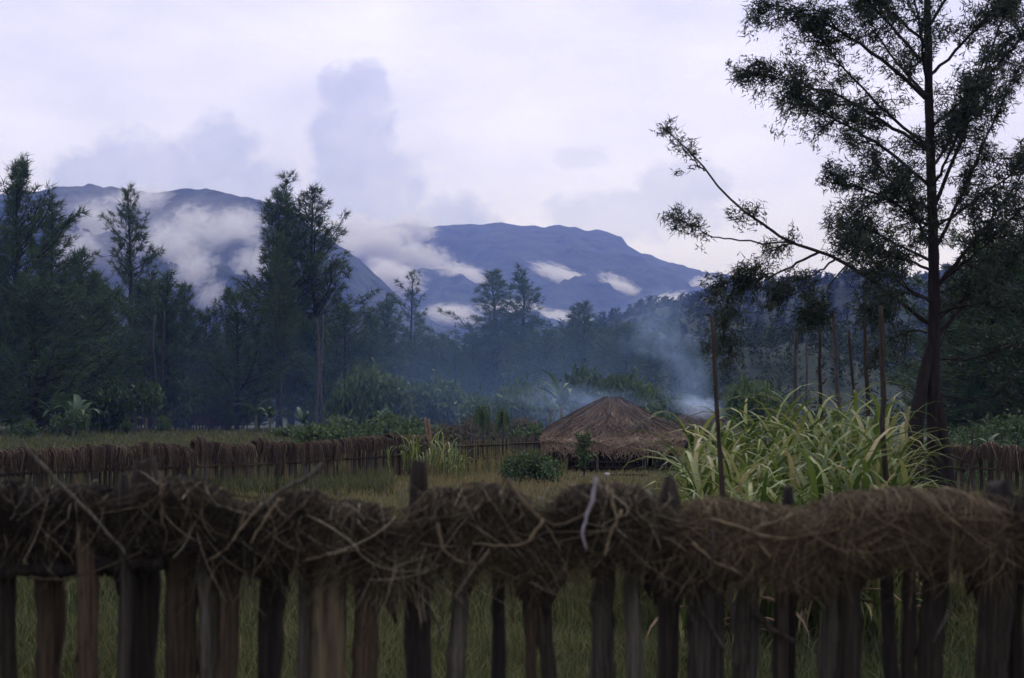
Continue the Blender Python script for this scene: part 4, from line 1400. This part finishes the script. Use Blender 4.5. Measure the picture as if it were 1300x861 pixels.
        hang = drop * (.78 if st == 'w' else 1.0) * r.uniform(.42, .85) * np.where(r.uniform(size=n) < .16, r.uniform(.8, 1.35, n), r.uniform(.05, .85, n))
        hg = np.clip((s[None] - k_[:, None]) / (1 - k_[:, None]), 0, 1) * hang[:, None]
        wl = {'s': .06, 't': .075, 'g': .055, 'f': .09, 'w': .05}[st]
        drift = (r.normal(0, wl, n) + r.normal(0, .03))[:, None] * s[None] + (r.normal(0, .03, n)[:, None] * np.sin(s[None] * r.uniform(2, 7, n)[:, None] + r.uniform(0, 6, n)[:, None]))
        kink = r.normal(0, .22, n)[:, None] * np.maximum(s[None] - r.uniform(.3, 1.1, n)[:, None], 0)
        x = lx(x0)[:, None] + drift + kink
        flat = np.clip(Rn * 1.0, 0, .062)
        zt = (tz - sag)[:, None] - flat[:, None]
        y = side[:, None] * (np.sin(th) * Rn[:, None] + hg * r.uniform(-.12, .15, n)[:, None]) + r.normal(0, .008, (n, 1))
        z = zt + np.cos(th) * flat[:, None] - hg + r.normal(0, .006, n)[:, None] + r.normal(0, .0025, (n, S))
        thick = {'s': (.0012, .0038), 't': (.0012, .0036), 'g': (.0014, .0048), 'f': (.001, .0028), 'w': (.001, .0024)}[st]
        tint = np.clip(r.normal({'s': .28, 't': .42, 'g': .48, 'f': .56, 'w': .55}[st] + r.normal(0, .06), .27, n), 0, 1)
        mb = MB()
        mb.ribbons(np.stack([x, y, z], -1), thick[0] + (thick[1] - thick[0]) * r.uniform(0, 1, n) ** 2, tint=tint, taper=.3)
        # loose tangle: arcs and loops standing off the front and top
        nt_ = int(n * (.014 if st == 'w' else .022))
        S2 = 14
        q = np.linspace(0, 1, S2)
        ang0 = np.where(r.uniform(size=nt_) < .7, -1.57 + r.normal(0, .55, nt_), r.uniform(0, 6.28, nt_))
        curl = r.normal(0, .75, nt_)
        LL = r.uniform(.10, .34, nt_)
        aa = ang0[:, None] + curl[:, None] * q[None]
        dx = np.cumsum(np.cos(aa), 1) * LL[:, None] / S2
        dz = np.cumsum(np.sin(aa), 1) * LL[:, None] / S2 * .7
        xs = cx + hw * r.uniform(-.9, .9, nt_)
        zs = topz(xs) - .02 - r.uniform(.0, 1.0, nt_) ** 1.2 * drop * .6 - .07 * ((xs - cx) / hw) ** 2
        ys = -dep * r.uniform(.75, 1.05, nt_) * np.clip((topz(xs) - zs) / .06, .15, 1)
        xx = lx(xs)[:, None] + dx - dx.mean(1, keepdims=True)
        zz = zs[:, None] + dz - dz.mean(1, keepdims=True)
        over = np.maximum(zz - (topz(xs) + .025)[:, None], 0)
        zz = zz - over * .9
        yy = ys[:, None] + r.normal(0, .02, nt_)[:, None] * q[None] * 2
        mb.ribbons(np.stack([xx, yy, zz], -1), thick[0] + (thick[1] * .95 - thick[0]) * r.uniform(0, 1, nt_) ** 2, tint=np.clip(r.normal(.66, .27, nt_), 0, 1), taper=.4)
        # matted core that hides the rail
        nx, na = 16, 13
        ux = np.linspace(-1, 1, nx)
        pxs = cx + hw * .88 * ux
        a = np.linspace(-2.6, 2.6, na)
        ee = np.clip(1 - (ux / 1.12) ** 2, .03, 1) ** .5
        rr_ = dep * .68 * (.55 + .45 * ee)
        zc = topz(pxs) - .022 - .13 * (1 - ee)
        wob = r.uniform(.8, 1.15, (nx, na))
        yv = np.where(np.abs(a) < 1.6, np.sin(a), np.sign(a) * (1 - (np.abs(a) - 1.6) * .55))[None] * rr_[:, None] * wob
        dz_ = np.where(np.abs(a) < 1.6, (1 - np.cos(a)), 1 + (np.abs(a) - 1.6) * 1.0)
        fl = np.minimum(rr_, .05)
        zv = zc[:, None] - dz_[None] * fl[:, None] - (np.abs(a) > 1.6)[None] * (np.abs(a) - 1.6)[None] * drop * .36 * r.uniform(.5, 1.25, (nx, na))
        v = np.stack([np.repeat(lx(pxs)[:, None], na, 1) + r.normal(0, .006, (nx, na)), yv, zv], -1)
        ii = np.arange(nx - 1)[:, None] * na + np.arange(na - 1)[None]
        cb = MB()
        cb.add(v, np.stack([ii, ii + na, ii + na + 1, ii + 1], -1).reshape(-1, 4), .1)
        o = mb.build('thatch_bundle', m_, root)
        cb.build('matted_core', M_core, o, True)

    # loose sticks and vines lying in the thatch: list of pixel paths with thickness in px and depth towards the viewer
    sticks = [([(22, 560), (60, 600), (100, 640), (150, 690), (158, 705)], 5.5, -.17, M_wood_grey), ([(410, 588), (395, 605), (370, 615), (345, 630), (325, 655)], 9, -.10, M_wood_grey),
              ([(400, 622), (385, 640), (360, 665), (330, 690)], 6, -.14, M_wood_brown), ([(356, 568), (352, 605), (346, 640)], 4.5, -.05, M_wood_grey),
              ([(310, 650), (300, 680), (285, 700), (262, 712)], 4, -.15, M_wood_tan), ([(330, 640), (310, 665), (292, 690)], 4, -.15, M_wood_tan),
              ([(352, 633), (335, 660), (318, 690)], 4, -.15, M_wood_tan),
              ([(205, 625), (190, 655), (170, 680), (152, 705), (145, 735)], 4.5, -.16, M_wood_brown), ([(30, 735), (80, 738), (130, 722), (180, 700)], 4, -.16, M_wood_brown),
              ([(200, 600), (203, 640), (206, 665)], 4, -.13, M_wood_tan), ([(35, 610), (22, 640), (14, 660)], 4, -.15, M_wood_grey), ([(62, 628), (40, 645), (20, 662)], 4, -.15, M_wood_grey),
              ([(380, 690), (375, 715), (372, 740)], 4, -.15, M_wood_brown), ([(440, 700), (405, 708), (385, 712)], 4, -.15, M_wood_tan),
              ([(555, 665), (560, 695), (575, 712), (590, 716), (610, 720), (622, 700)], 4.5, -.16, M_wood_tan), ([(520, 740), (530, 770), (536, 792)], 3.5, -.10, M_wood_tan),
              ([(645, 610), (665, 640), (690, 665), (720, 668), (745, 650)], 7, -.13, M_fibre), ([(650, 620), (672, 648), (695, 668), (712, 700)], 6, -.14, M_fibre),
              ([(757, 607), (752, 640), (744, 660), (738, 676), (745, 700)], 6, -.16, M_pale_stick), ([(790, 650), (775, 680), (768, 705)], 4.5, -.16, M_wood_tan),
              ([(775, 612), (778, 640), (784, 660)], 5, -.15, M_wood_tan), ([(690, 660), (672, 690), (640, 695), (600, 690)], 4, -.17, M_wood_tan),
              ([(825, 630), (832, 660), (838, 700)], 4, -.14, M_wood_grey), ([(905, 660), (940, 670), (975, 682), (1000, 685)], 5, -.16, M_wood_tan),
              ([(960, 645), (985, 655), (1008, 670)], 4, -.15, M_wood_tan), ([(1012, 655), (985, 663), (950, 674)], 4, -.16, M_wood_tan),
              ([(908, 675), (906, 700), (903, 735)], 4, -.16, M_wood_grey), ([(880, 690), (905, 712), (940, 728)], 4, -.16, M_wood_tan), ([(965, 690), (972, 700), (978, 708)], 4, -.16, M_wood_tan),
              ([(895, 780), (915, 815), (935, 845)], 4, -.09, M_wood_grey), ([(960, 780), (980, 800), (1010, 815)], 12, -.07, M_wood_dark),
              ([(1218, 765), (1200, 790), (1186, 815)], 4, -.10, M_wood_grey), ([(640, 720), (650, 760), (652, 790)], 4, -.09, M_wood_brown),
              ([(535, 745), (545, 775), (560, 800), (555, 825)], 3.5, -.09, M_wood_dark), ([(96, 790), (108, 800), (95, 840)], 4, -.08, M_wood_dark),
              ([(1220, 650), (1224, 690), (1226, 720)], 5, -.16, M_wood_brown), ([(1165, 700), (1160, 740), (1155, 775)], 4, -.15, M_wood_brown)]
    for i, (pth, wpx, dy, m_) in enumerate(sticks):
        c = np.array([[lx(a), dy, Zp(b, FD + dy) - g0] for a, b in pth])
        c[:, 0] = [X(a, FD + dy) for a, b in pth]
        t = np.linspace(0, 1, len(c))
        tt = np.linspace(0, 1, 14)
        p = np.stack([np.interp(tt, t, c[:, k2]) for k2 in range(3)], 1)
        for _ in range(2):
            p[1:-1] = (p[:-2] + 2 * p[1:-1] + p[2:]) / 4
        p[:, 1] += np.linspace(.03, 0, 14) + r.normal(0, .003, 14)
        p += r.normal(0, .0015, (14, 3))
        mb = MB()
        mb.tube(p, (wpx / F * FD / 2) * np.linspace(1.0, .55, 14) * r.uniform(.85, 1.15, 14), 6)
        mb.build('stick', m_, root, True)
    # thin fibres dangling below the thatch in front of the gaps
    nc = 260
    cl_x = r.uniform(-1000, 2400, nc)
    cl_n = r.randint(4, 26, nc)
    pxs = np.repeat(cl_x, cl_n) + r.normal(0, 7, cl_n.sum())
    n = len(pxs)
    cl_l = np.repeat(r.uniform(.35, 1.0, nc), cl_n)
    z0 = topz(pxs) - r.uniform(.08, .15, n)
    S = 9
    q = np.linspace(0, 1, S)
    LL = r.uniform(.05, .20, n) * cl_l
    lean_ = np.repeat(r.normal(0, .03, nc), cl_n) + r.normal(0, .02, n)
    x = lx(pxs)[:, None] + lean_[:, None] * q[None] + .006 * np.sin(q[None] * r.uniform(3, 9, n)[:, None] + r.uniform(0, 6, n)[:, None])
    y = np.repeat(r.uniform(-.12, -.05, nc), cl_n)[:, None] + r.normal(0, .012, n)[:, None] + .03 * q[None]
    z = z0[:, None] - LL[:, None] * q[None]
    mb = MB()
    mb.ribbons(np.stack([x, y, z], -1), r.uniform(.001, .0032, n), tint=np.clip(r.normal(.5, .25, n), 0, 1), taper=.4)
    tag(mb.build('dangling_fibres', M_thatch_near, root), kind='stuff')


M_pale_stick = mat('pale_stick', [(0.3, (0.14, 0.12, 0.11)), (0.7, (0.30, 0.27, 0.25))], noise=20, rough=0.8)
near_fence()


# ------------------------------------------------------------------ huts
def hut(px, d, R, H, eave, label, seed=1, old=False, full=True):
    r = np.random.RandomState(seed)
    root = empty('thatched_hut', (X(px, d), d, 0))
    tag(root, label, 'hut', None)
    # roof profile (fraction of R, fraction between eave and apex)
    pr = np.array([(0.0, 1.0), (0.09, 0.985), (0.29, 0.83), (0.55, 0.62), (0.80, 0.41), (0.95, 0.23), (1.0, 0.09), (0.975, -0.04)])

    def surf(t, az):
        rad = np.interp(t, np.linspace(0, 1, len(pr)), pr[:, 0]) * R
        zz = eave + np.interp(t, np.linspace(0, 1, len(pr)), pr[:, 1]) * (H - eave)
        lump = 1 + .08 * (fbm(np.cos(az) * 2.2 + 7, np.sin(az) * 2.2 + 7, t * 4, seed=seed) - .5) * 2
        return np.stack([np.cos(az) * rad * lump, np.sin(az) * rad * lump, zz + .10 * (lump - 1) * 5 * (1 - t)], -1)
    na, nt = 64, 22
    tg, ag = np.meshgrid(np.linspace(0, 1, nt), np.arange(na) * 2 * math.pi / na, indexing='ij')
    v = surf(tg, ag)
    v += r.normal(0, .012, v.shape)
    i = np.arange(nt - 1)[:, None] * na
    j = np.arange(na)[None]
    k = (j + 1) % na
    mb = MB()
    mb.add(v, np.stack([i + j, i + na + j, i + na + k, i + k], -1).reshape(-1, 4), .3)
    mr = M_roof_old if old else M_roof
    rf = mb.build('roof', mr, root, True)

    def layer(n, t0, t1, lift, ln, tint, name, m_, wd=(.018, .04)):
        t = np.sqrt(r.uniform(t0 ** 2, t1 ** 2, n))
        az = r.uniform(0, 6.28, n)
        S = 6
        s = np.linspace(0, 1, S)
        L_ = r.uniform(ln * .6, ln * 1.2, n)
        tt = np.clip(t[:, None] + L_[:, None] * s[None] / (R * 1.15), 0, 1)
        over = np.clip(t[:, None] + L_[:, None] * s[None] / (R * 1.15) - 1, 0, 1) * R * 1.15
        aa = az[:, None] + r.normal(0, .13, n)[:, None] * s[None] + r.normal(0, .02, n)[:, None] * np.sin(s[None] * 5)
        p = surf(tt, aa)
        out = np.stack([np.cos(aa), np.sin(aa), 0 * aa + .7], -1)
        p = p + out * (lift * r.uniform(.3, 1.0, n)[:, None] + .02 * s[None])[..., None]
        p[..., 2] -= over * .8
        m2 = MB()
        side = np.stack([-np.sin(aa), np.cos(aa), 0 * aa], -1)
        m2.ribbons(p, r.uniform(*wd, n), side=np.cross(out, side) * 0 + out + r.normal(0, .5, (n, 1, 3)), tint=np.clip(r.normal(tint, .22, n), 0, 1), taper=.4)
        m2.build(name, m_, rf)
    layer(4200, .35, 1.0, .05, .55, .55, 'lower_thatch', mr)
    layer(1900, .78, 1.0, .10, .34, .66, 'eave_fringe', mr)
    layer(1900, .02, .60, .11, .50, .35, 'upper_thatch', M_roof_old)
    # topknot
    m2 = MB()
    n = 160
    az = r.uniform(0, 6.28, n)
    ln = r.uniform(.15, .4, n)
    b = np.stack([np.cos(az) * r.uniform(0, .22, n), np.sin(az) * r.uniform(0, .22, n), H - .02 + r.uniform(0, .05, n)], -1)
    m2.needles(b, np.stack([np.cos(az), np.sin(az), r.uniform(-.5, .5, n)], -1), ln, .03, r.uniform(0, .6, n))
    m2.build('topknot', M_roof_old, rf)
    if not full:
        mw = MB()
        mw.tube(np.array([[0, 0, -.1], [0, 0, eave + .12]]), R * .86, 36)
        mw.build('wall', M_wood_dark, root)
        return
    # wall of upright planks, posts and rails
    pl = [rough_stake(700 + q, .2, .05, eave + .22, rough=.07, n=6, sides=6).mesh('plank', M_wood_dark) for q in range(3)]
    npl = 62
    for q in range(npl):
        a = q * 2 * math.pi / npl
        if abs(math.atan2(math.sin(a + 1.05), math.cos(a + 1.05))) < .12:
            continue        # the low doorway
        inst('plank', pl[q % 3], root, (math.cos(a) * R * .86, math.sin(a) * R * .86, -.06), (0, 0, a + math.pi / 2), (1, 1, r.uniform(.95, 1.02)))
    pm = rough_stake(720, .09, .09, eave + .16, rough=.1, n=8, sides=8).mesh('post', M_wood_grey)
    for a in (-2.35, -1.85, -1.15, -.75, -.3, .4, 1.3, 2.2, 2.9):
        inst('post', pm, root, (math.cos(a) * R * .93, math.sin(a) * R * .93, -.06), (0, 0, a))
    for z in (.16, .36):
        mr2 = MB()
        a = np.linspace(-2.3, -1.25, 16)
        mr2.tube(np.column_stack([np.cos(a) * R * .905, np.sin(a) * R * .905, 0 * a + z]), .03, 6)
        mr2.build('rail', M_wood_brown, root, True)


hut(777, 52.2, 2.62, 2.60, 0.90, 'round hut with shaggy brown thatched roof and low dark plank wall', 3)
hut(888, 70, 2.2, 2.15, 0.75, 'smoking thatched hut roof half hidden behind the bigger hut and cane', 4, old=True, full=False)

# split logs on the ground before the hut
lg = np.random.RandomState(8)
for (a, b, y0, y1, w_, lb) in [(783, 808, 597, 598, 6, 'pale split log lying before the hut wall'), (776, 824, 603, 601, 4, 'long dark pole lying on the ground before the hut'),
                               (768, 774, 603, 603, 5, 'small pale stone-like chunk of wood on the lawn before the hut')]:
    d = 2.2 * F / (y0 - HOR + 2)
    p = np.column_stack([np.linspace(X(a, d), X(b, d), 7), d + lg.normal(0, .02, 7), w_ / F * d / 2 * .9 + lg.normal(0, .004, 7)])
    org = np.array([p[0, 0], d, 0])
    mb = MB()
    mb.tube(p - org, w_ / F * d / 2 * lg.uniform(.8, 1.15, 7), 7)
    o = mb.build('log', M_wood_dark if a == 776 else M_pale, smooth=False)
    o.location = org
    tag(o, lb, 'log')


# ------------------------------------------------------------------ grass
def grass():
    r = np.random.RandomState(14)
    mb = MB()

    def field(n, d0, d1, u0, u1, h, wpx, tint_fn, pw=2.0, clumps=0.6, far_h=1.0):
        # constant density on the picture, thinning with distance
        inv = r.uniform(1 / d1, 1 / d0, n)
        d = 1 / inv
        u = r.uniform(u0, u1, n)
        x = (u - 650) / F * d
        cl = fbm(x * .7, d * .7, seed=88, oct=3)
        keep = r.uniform(size=n) < (1 - clumps) + clumps * np.clip((cl - .3) * 2.5, 0, 1)
        x, d, cl = x[keep], d[keep], cl[keep]
        m = len(x)
        hh = r.uniform(.45, 1.1, m) * h * (.55 + .9 * cl)
        z = gz(d) - .02
        az = r.uniform(0, 6.28, m)
        bend = r.uniform(.05, .6, m) * hh
        s = np.array([0, .4, .75, 1.0])
        p = np.stack([x[:, None] + np.cos(az)[:, None] * bend[:, None] * s ** 2, d[:, None] + np.sin(az)[:, None] * bend[:, None] * s ** 2,
                      z[:, None] + hh[:, None] * (s - .18 * s ** 3 * (bend / hh)[:, None])], -1)
        wd = np.maximum(.006, wpx / F * d) * r.uniform(.6, 1.3, m)
        mb.ribbons(p, wd, tint=np.clip(tint_fn(x, d) + r.normal(0, .16, m), 0, 1), taper=.1)

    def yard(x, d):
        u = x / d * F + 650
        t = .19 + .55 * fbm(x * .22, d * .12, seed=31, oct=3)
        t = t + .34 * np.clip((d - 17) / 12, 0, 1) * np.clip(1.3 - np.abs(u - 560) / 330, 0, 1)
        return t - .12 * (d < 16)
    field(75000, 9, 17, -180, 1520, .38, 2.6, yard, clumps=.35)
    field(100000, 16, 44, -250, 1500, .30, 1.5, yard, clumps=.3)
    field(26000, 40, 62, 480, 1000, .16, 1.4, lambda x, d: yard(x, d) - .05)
    field(60000, 36, 150, -60, 500, .45, 1.3, lambda x, d: .24 + .34 * fbm(x * .1, d * .06, seed=33), clumps=.4)
    field(12000, 48, 90, 380, 720, .7, 1.3, lambda x, d: .35 + .4 * fbm(x * .2, d * .1, seed=34), clumps=.5)
    field(12000, 30, 75, 1100, 1500, .35, 1.4, lambda x, d: .15 + .2 * fbm(x * .1, d * .06, seed=35))
    tag(mb.build('grass', M_grass), 'long green and straw-coloured grass of the yard and field', 'grass', kind='stuff')


grass()


# ------------------------------------------------------------------ air: haze, mist on the slopes, smoke
def ico(name, m, loc, scale, rot=(0, 0, 0)):
    n1, n2 = 12, 20
    th = np.linspace(0, math.pi, n1 + 1)[1:-1]
    ph = np.arange(n2) * 2 * math.pi / n2
    v = [[0, 0, 1.0]] + [[math.sin(t) * math.cos(p), math.sin(t) * math.sin(p), math.cos(t)] for t in th for p in ph] + [[0, 0, -1.0]]
    q = []
    R_ = n1 - 1
    i = np.arange(R_ - 1)[:, None] * n2 + 1
    j = np.arange(n2)[None]
    k = (j + 1) % n2
    quads = np.stack([i + j, i + n2 + j, i + n2 + k, i + k], -1).reshape(-1, 4)
    t1 = np.stack([0 * j[0], 1 + j[0], 1 + k[0]], -1)
    b0 = 1 + (R_ - 1) * n2
    t2 = np.stack([0 * j[0] + b0 + n2, b0 + k[0], b0 + j[0]], -1)
    mb = MB()
    mb.add(np.array(v), [quads, t1, t2])
    o = mb.build(name, m)
    o.location = [float(a) for a in loc]
    o.scale = [float(a) for a in scale]
    o.rotation_euler = rot
    return o


HAZE = True
if HAZE:
    M_haze = vmat('haze_air', (0.23, 0.35, 1.0), 0.00020)
    mb = MB()
    mb.box((-4600, -60, -3.0), (4600, 6900, 600))
    o = mb.build('haze', M_haze)
    tag(o, 'blue humid haze filling the valley air', 'haze', kind='stuff')

M_mist = vmat('mountain_mist', (1.0, 1.0, 1.0), 0.06, noise=4.2, thr=0.68, gain=3.4, scale=(1, 1, 1), distort=0.9, aniso=0.35, detail=7)
mists = [  # mountain, px, py, half width px, half height px, roll, label
    (mtn_left, 120, 290, 55, 45, -.5, 'pale mist bank in the gully under the broad mountain'),
    (mtn_left, 175, 255, 60, 26, -.2, 'thin mist veil over the ridge of the broad mountain'),
    (mtn_left, 215, 315, 50, 50, -.6, 'mist bank on the middle slope of the broad mountain'),
    (mtn_left, 285, 300, 58, 48, -.3, 'bright curling mist bank on the broad mountain beside the high trio'),
    (mtn_left, 245, 345, 45, 34, -.7, 'slanting mist streak low on the broad mountain'),
    (mtn_left, 265, 378, 40, 24, -.9, 'small bright mist wisp low on the broad mountain'),
    (mtn_left, 325, 340, 50, 40, -.4, 'mist bank on the broad mountain behind the high trio'),
    (mtn_left, 95, 320, 50, 40, -.4, 'mist bank low on the broad mountain beside the spiky-topped tree'),
    (mtn_left, 310, 285, 42, 30, -.2, 'mist curl under the ridge by the high trio'),
    (mtn_left, 235, 285, 48, 30, -.4, 'pale mist patch high on the broad mountain'),
    (mtn_mid, 450, 306, 72, 44, -.1, 'cloud foot pouring through the gap between the two mountains'),
    (mtn_mid, 540, 340, 60, 40, .5, 'ragged mist across the shoulder of the blue mountain'),
    (mtn_mid, 470, 385, 60, 26, .1, 'mist lying in the gap between the two mountains'),
    (mtn_mid, 650, 392, 60, 14, .05, 'long mist band at the foot of the blue mountain behind the conical pair'),
    (mtn_mid, 840, 385, 50, 14, -.3, 'mist streak over the crest of the dark hillside'),
    (mtn_mid, 470, 326, 75, 54, -.4, 'heavy cloud foot spilling over the shoulder of the blue mountain'),
    (mtn_mid, 520, 300, 50, 36, -.6, 'mist wrapped round the shoulder of the blue mountain'),
    (mtn_mid, 500, 355, 60, 32, .3, 'mist bank under the shoulder of the blue mountain'),
    (mtn_mid, 592, 352, 48, 22, .35, 'mist wisp across the middle of the blue mountain'),
    (mtn_mid, 575, 400, 50, 20, .1, 'bright mist bank at the foot of the blue mountain'),
    (mtn_mid, 718, 352, 60, 15, .35, 'thin slanting mist streak on the blue mountain face'),
    (mtn_mid, 790, 366, 45, 16, .5, 'mist streak on the falling flank of the blue mountain'),
    (mtn_mid, 715, 404, 50, 14, .1, 'low mist band at the foot of the blue mountain face'),
    (mtn_mid, 893, 362, 34, 16, -.2, 'bright mist puff where the blue mountain meets the dark hillside'),
]
for i, (mt, px, py, hw, hh, roll, lb) in enumerate(mists):
    d = mt.hit(px, py)
    th = hw / F * d * .8
    d2 = d - th * .75
    o = ico('mist', M_mist, P(px, py, d2), (hw / F * d2 * 1.15, th, hh / F * d2 * 1.15), (0, roll, 0))
    tag(o, lb, 'mist', kind='stuff')

M_mist_thin = vmat('thin_mist', (0.95, 0.97, 1.0), 0.006, noise=2.2, thr=0.58, gain=2.0, distort=0.8, aniso=0.3, detail=6)
for (px, py, hw, hh, roll, lb) in [(215, 305, 170, 70, -.25, 'thin torn mist veil spread over the slope of the broad mountain'),
                                   (120, 262, 90, 34, -.1, 'thin mist veil half hiding the ridge of the broad mountain')]:
    d = mtn_left.hit(px, py) - 90
    tag(ico('mist', M_mist_thin, P(px, py, d), (hw / F * d, 110, hh / F * d), (0, roll, 0)), lb, 'mist', kind='stuff')

# smoke: thin blue veil lying in the trees, and the plumes from the two roofs
M_veil = vmat('smoke_veil', (0.40, 0.64, 1.0), 0.0075, noise=1.9, thr=0.5, gain=1.6, zfade=True, detail=3)
M_dense = vmat('smoke_dense', (0.52, 0.71, 1.0), 0.70, noise=2.4, thr=0.60, gain=2.2, detail=4, distort=.8, aniso=.3)
M_plume = vmat('smoke_plume', (0.46, 0.66, 1.0), 0.17, noise=3.0, thr=0.66, gain=2.4, detail=4, distort=.8, aniso=.3)
tag(ico('smoke', M_veil, (X(680, 115), 115, 4), (20, 46, 18)), 'thin blue smoke veil drifting through the trees behind the hut', 'smoke', kind='stuff')
tag(ico('smoke', M_veil, (X(360, 150), 150, 3), (28, 26, 13)), 'faint blue smoke veil hanging before the dark tree line', 'smoke', kind='stuff')
for (px, py, d, rx, ry, rz, roll, lb) in [(888, 516, 67, 1.7, 1.6, .8, .2, 'dense white smoke seeping from the half hidden hut roof'),
                                         (880, 482, 70, 1.6, 1.6, 2.3, -.35, 'blue smoke plume rising from the half hidden hut roof'),
                                         (862, 448, 74, 2.2, 2.0, 2.6, -.6, 'wide fading top of the smoke plume from the half hidden hut'),
                                         (777, 512, 52.4, 2.3, 2.2, .75, 0, 'smoke seeping through the thatch at the hut peak'),
                                         (745, 506, 55, 2.2, 1.6, 1.0, .3, 'low smoke drifting off the side of the hut roof'),
                                         (705, 512, 66, 3.2, 2.0, 1.5, .1, 'low blue smoke over the stick fence and bananas'),
                                         (868, 500, 64, 2.0, 1.6, 1.6, -.3, 'blue smoke lying between the two hut roofs'),
                                         (830, 410, 80, 3.4, 2.6, 3.0, -.7, 'thin blue smoke reaching the tree tops behind the huts')]:
    tag(ico('smoke', M_dense if 'half hidden' in lb and 'seep' in lb else M_plume, P(px, py, d), (rx, ry, rz), (0, roll, 0)), lb, 'smoke', kind='stuff')
print('big tree needles', n_big, 'objects', len(bpy.data.objects), 'tris', sum(len(m.loops) - 2 * len(m.polygons) for m in bpy.data.meshes))
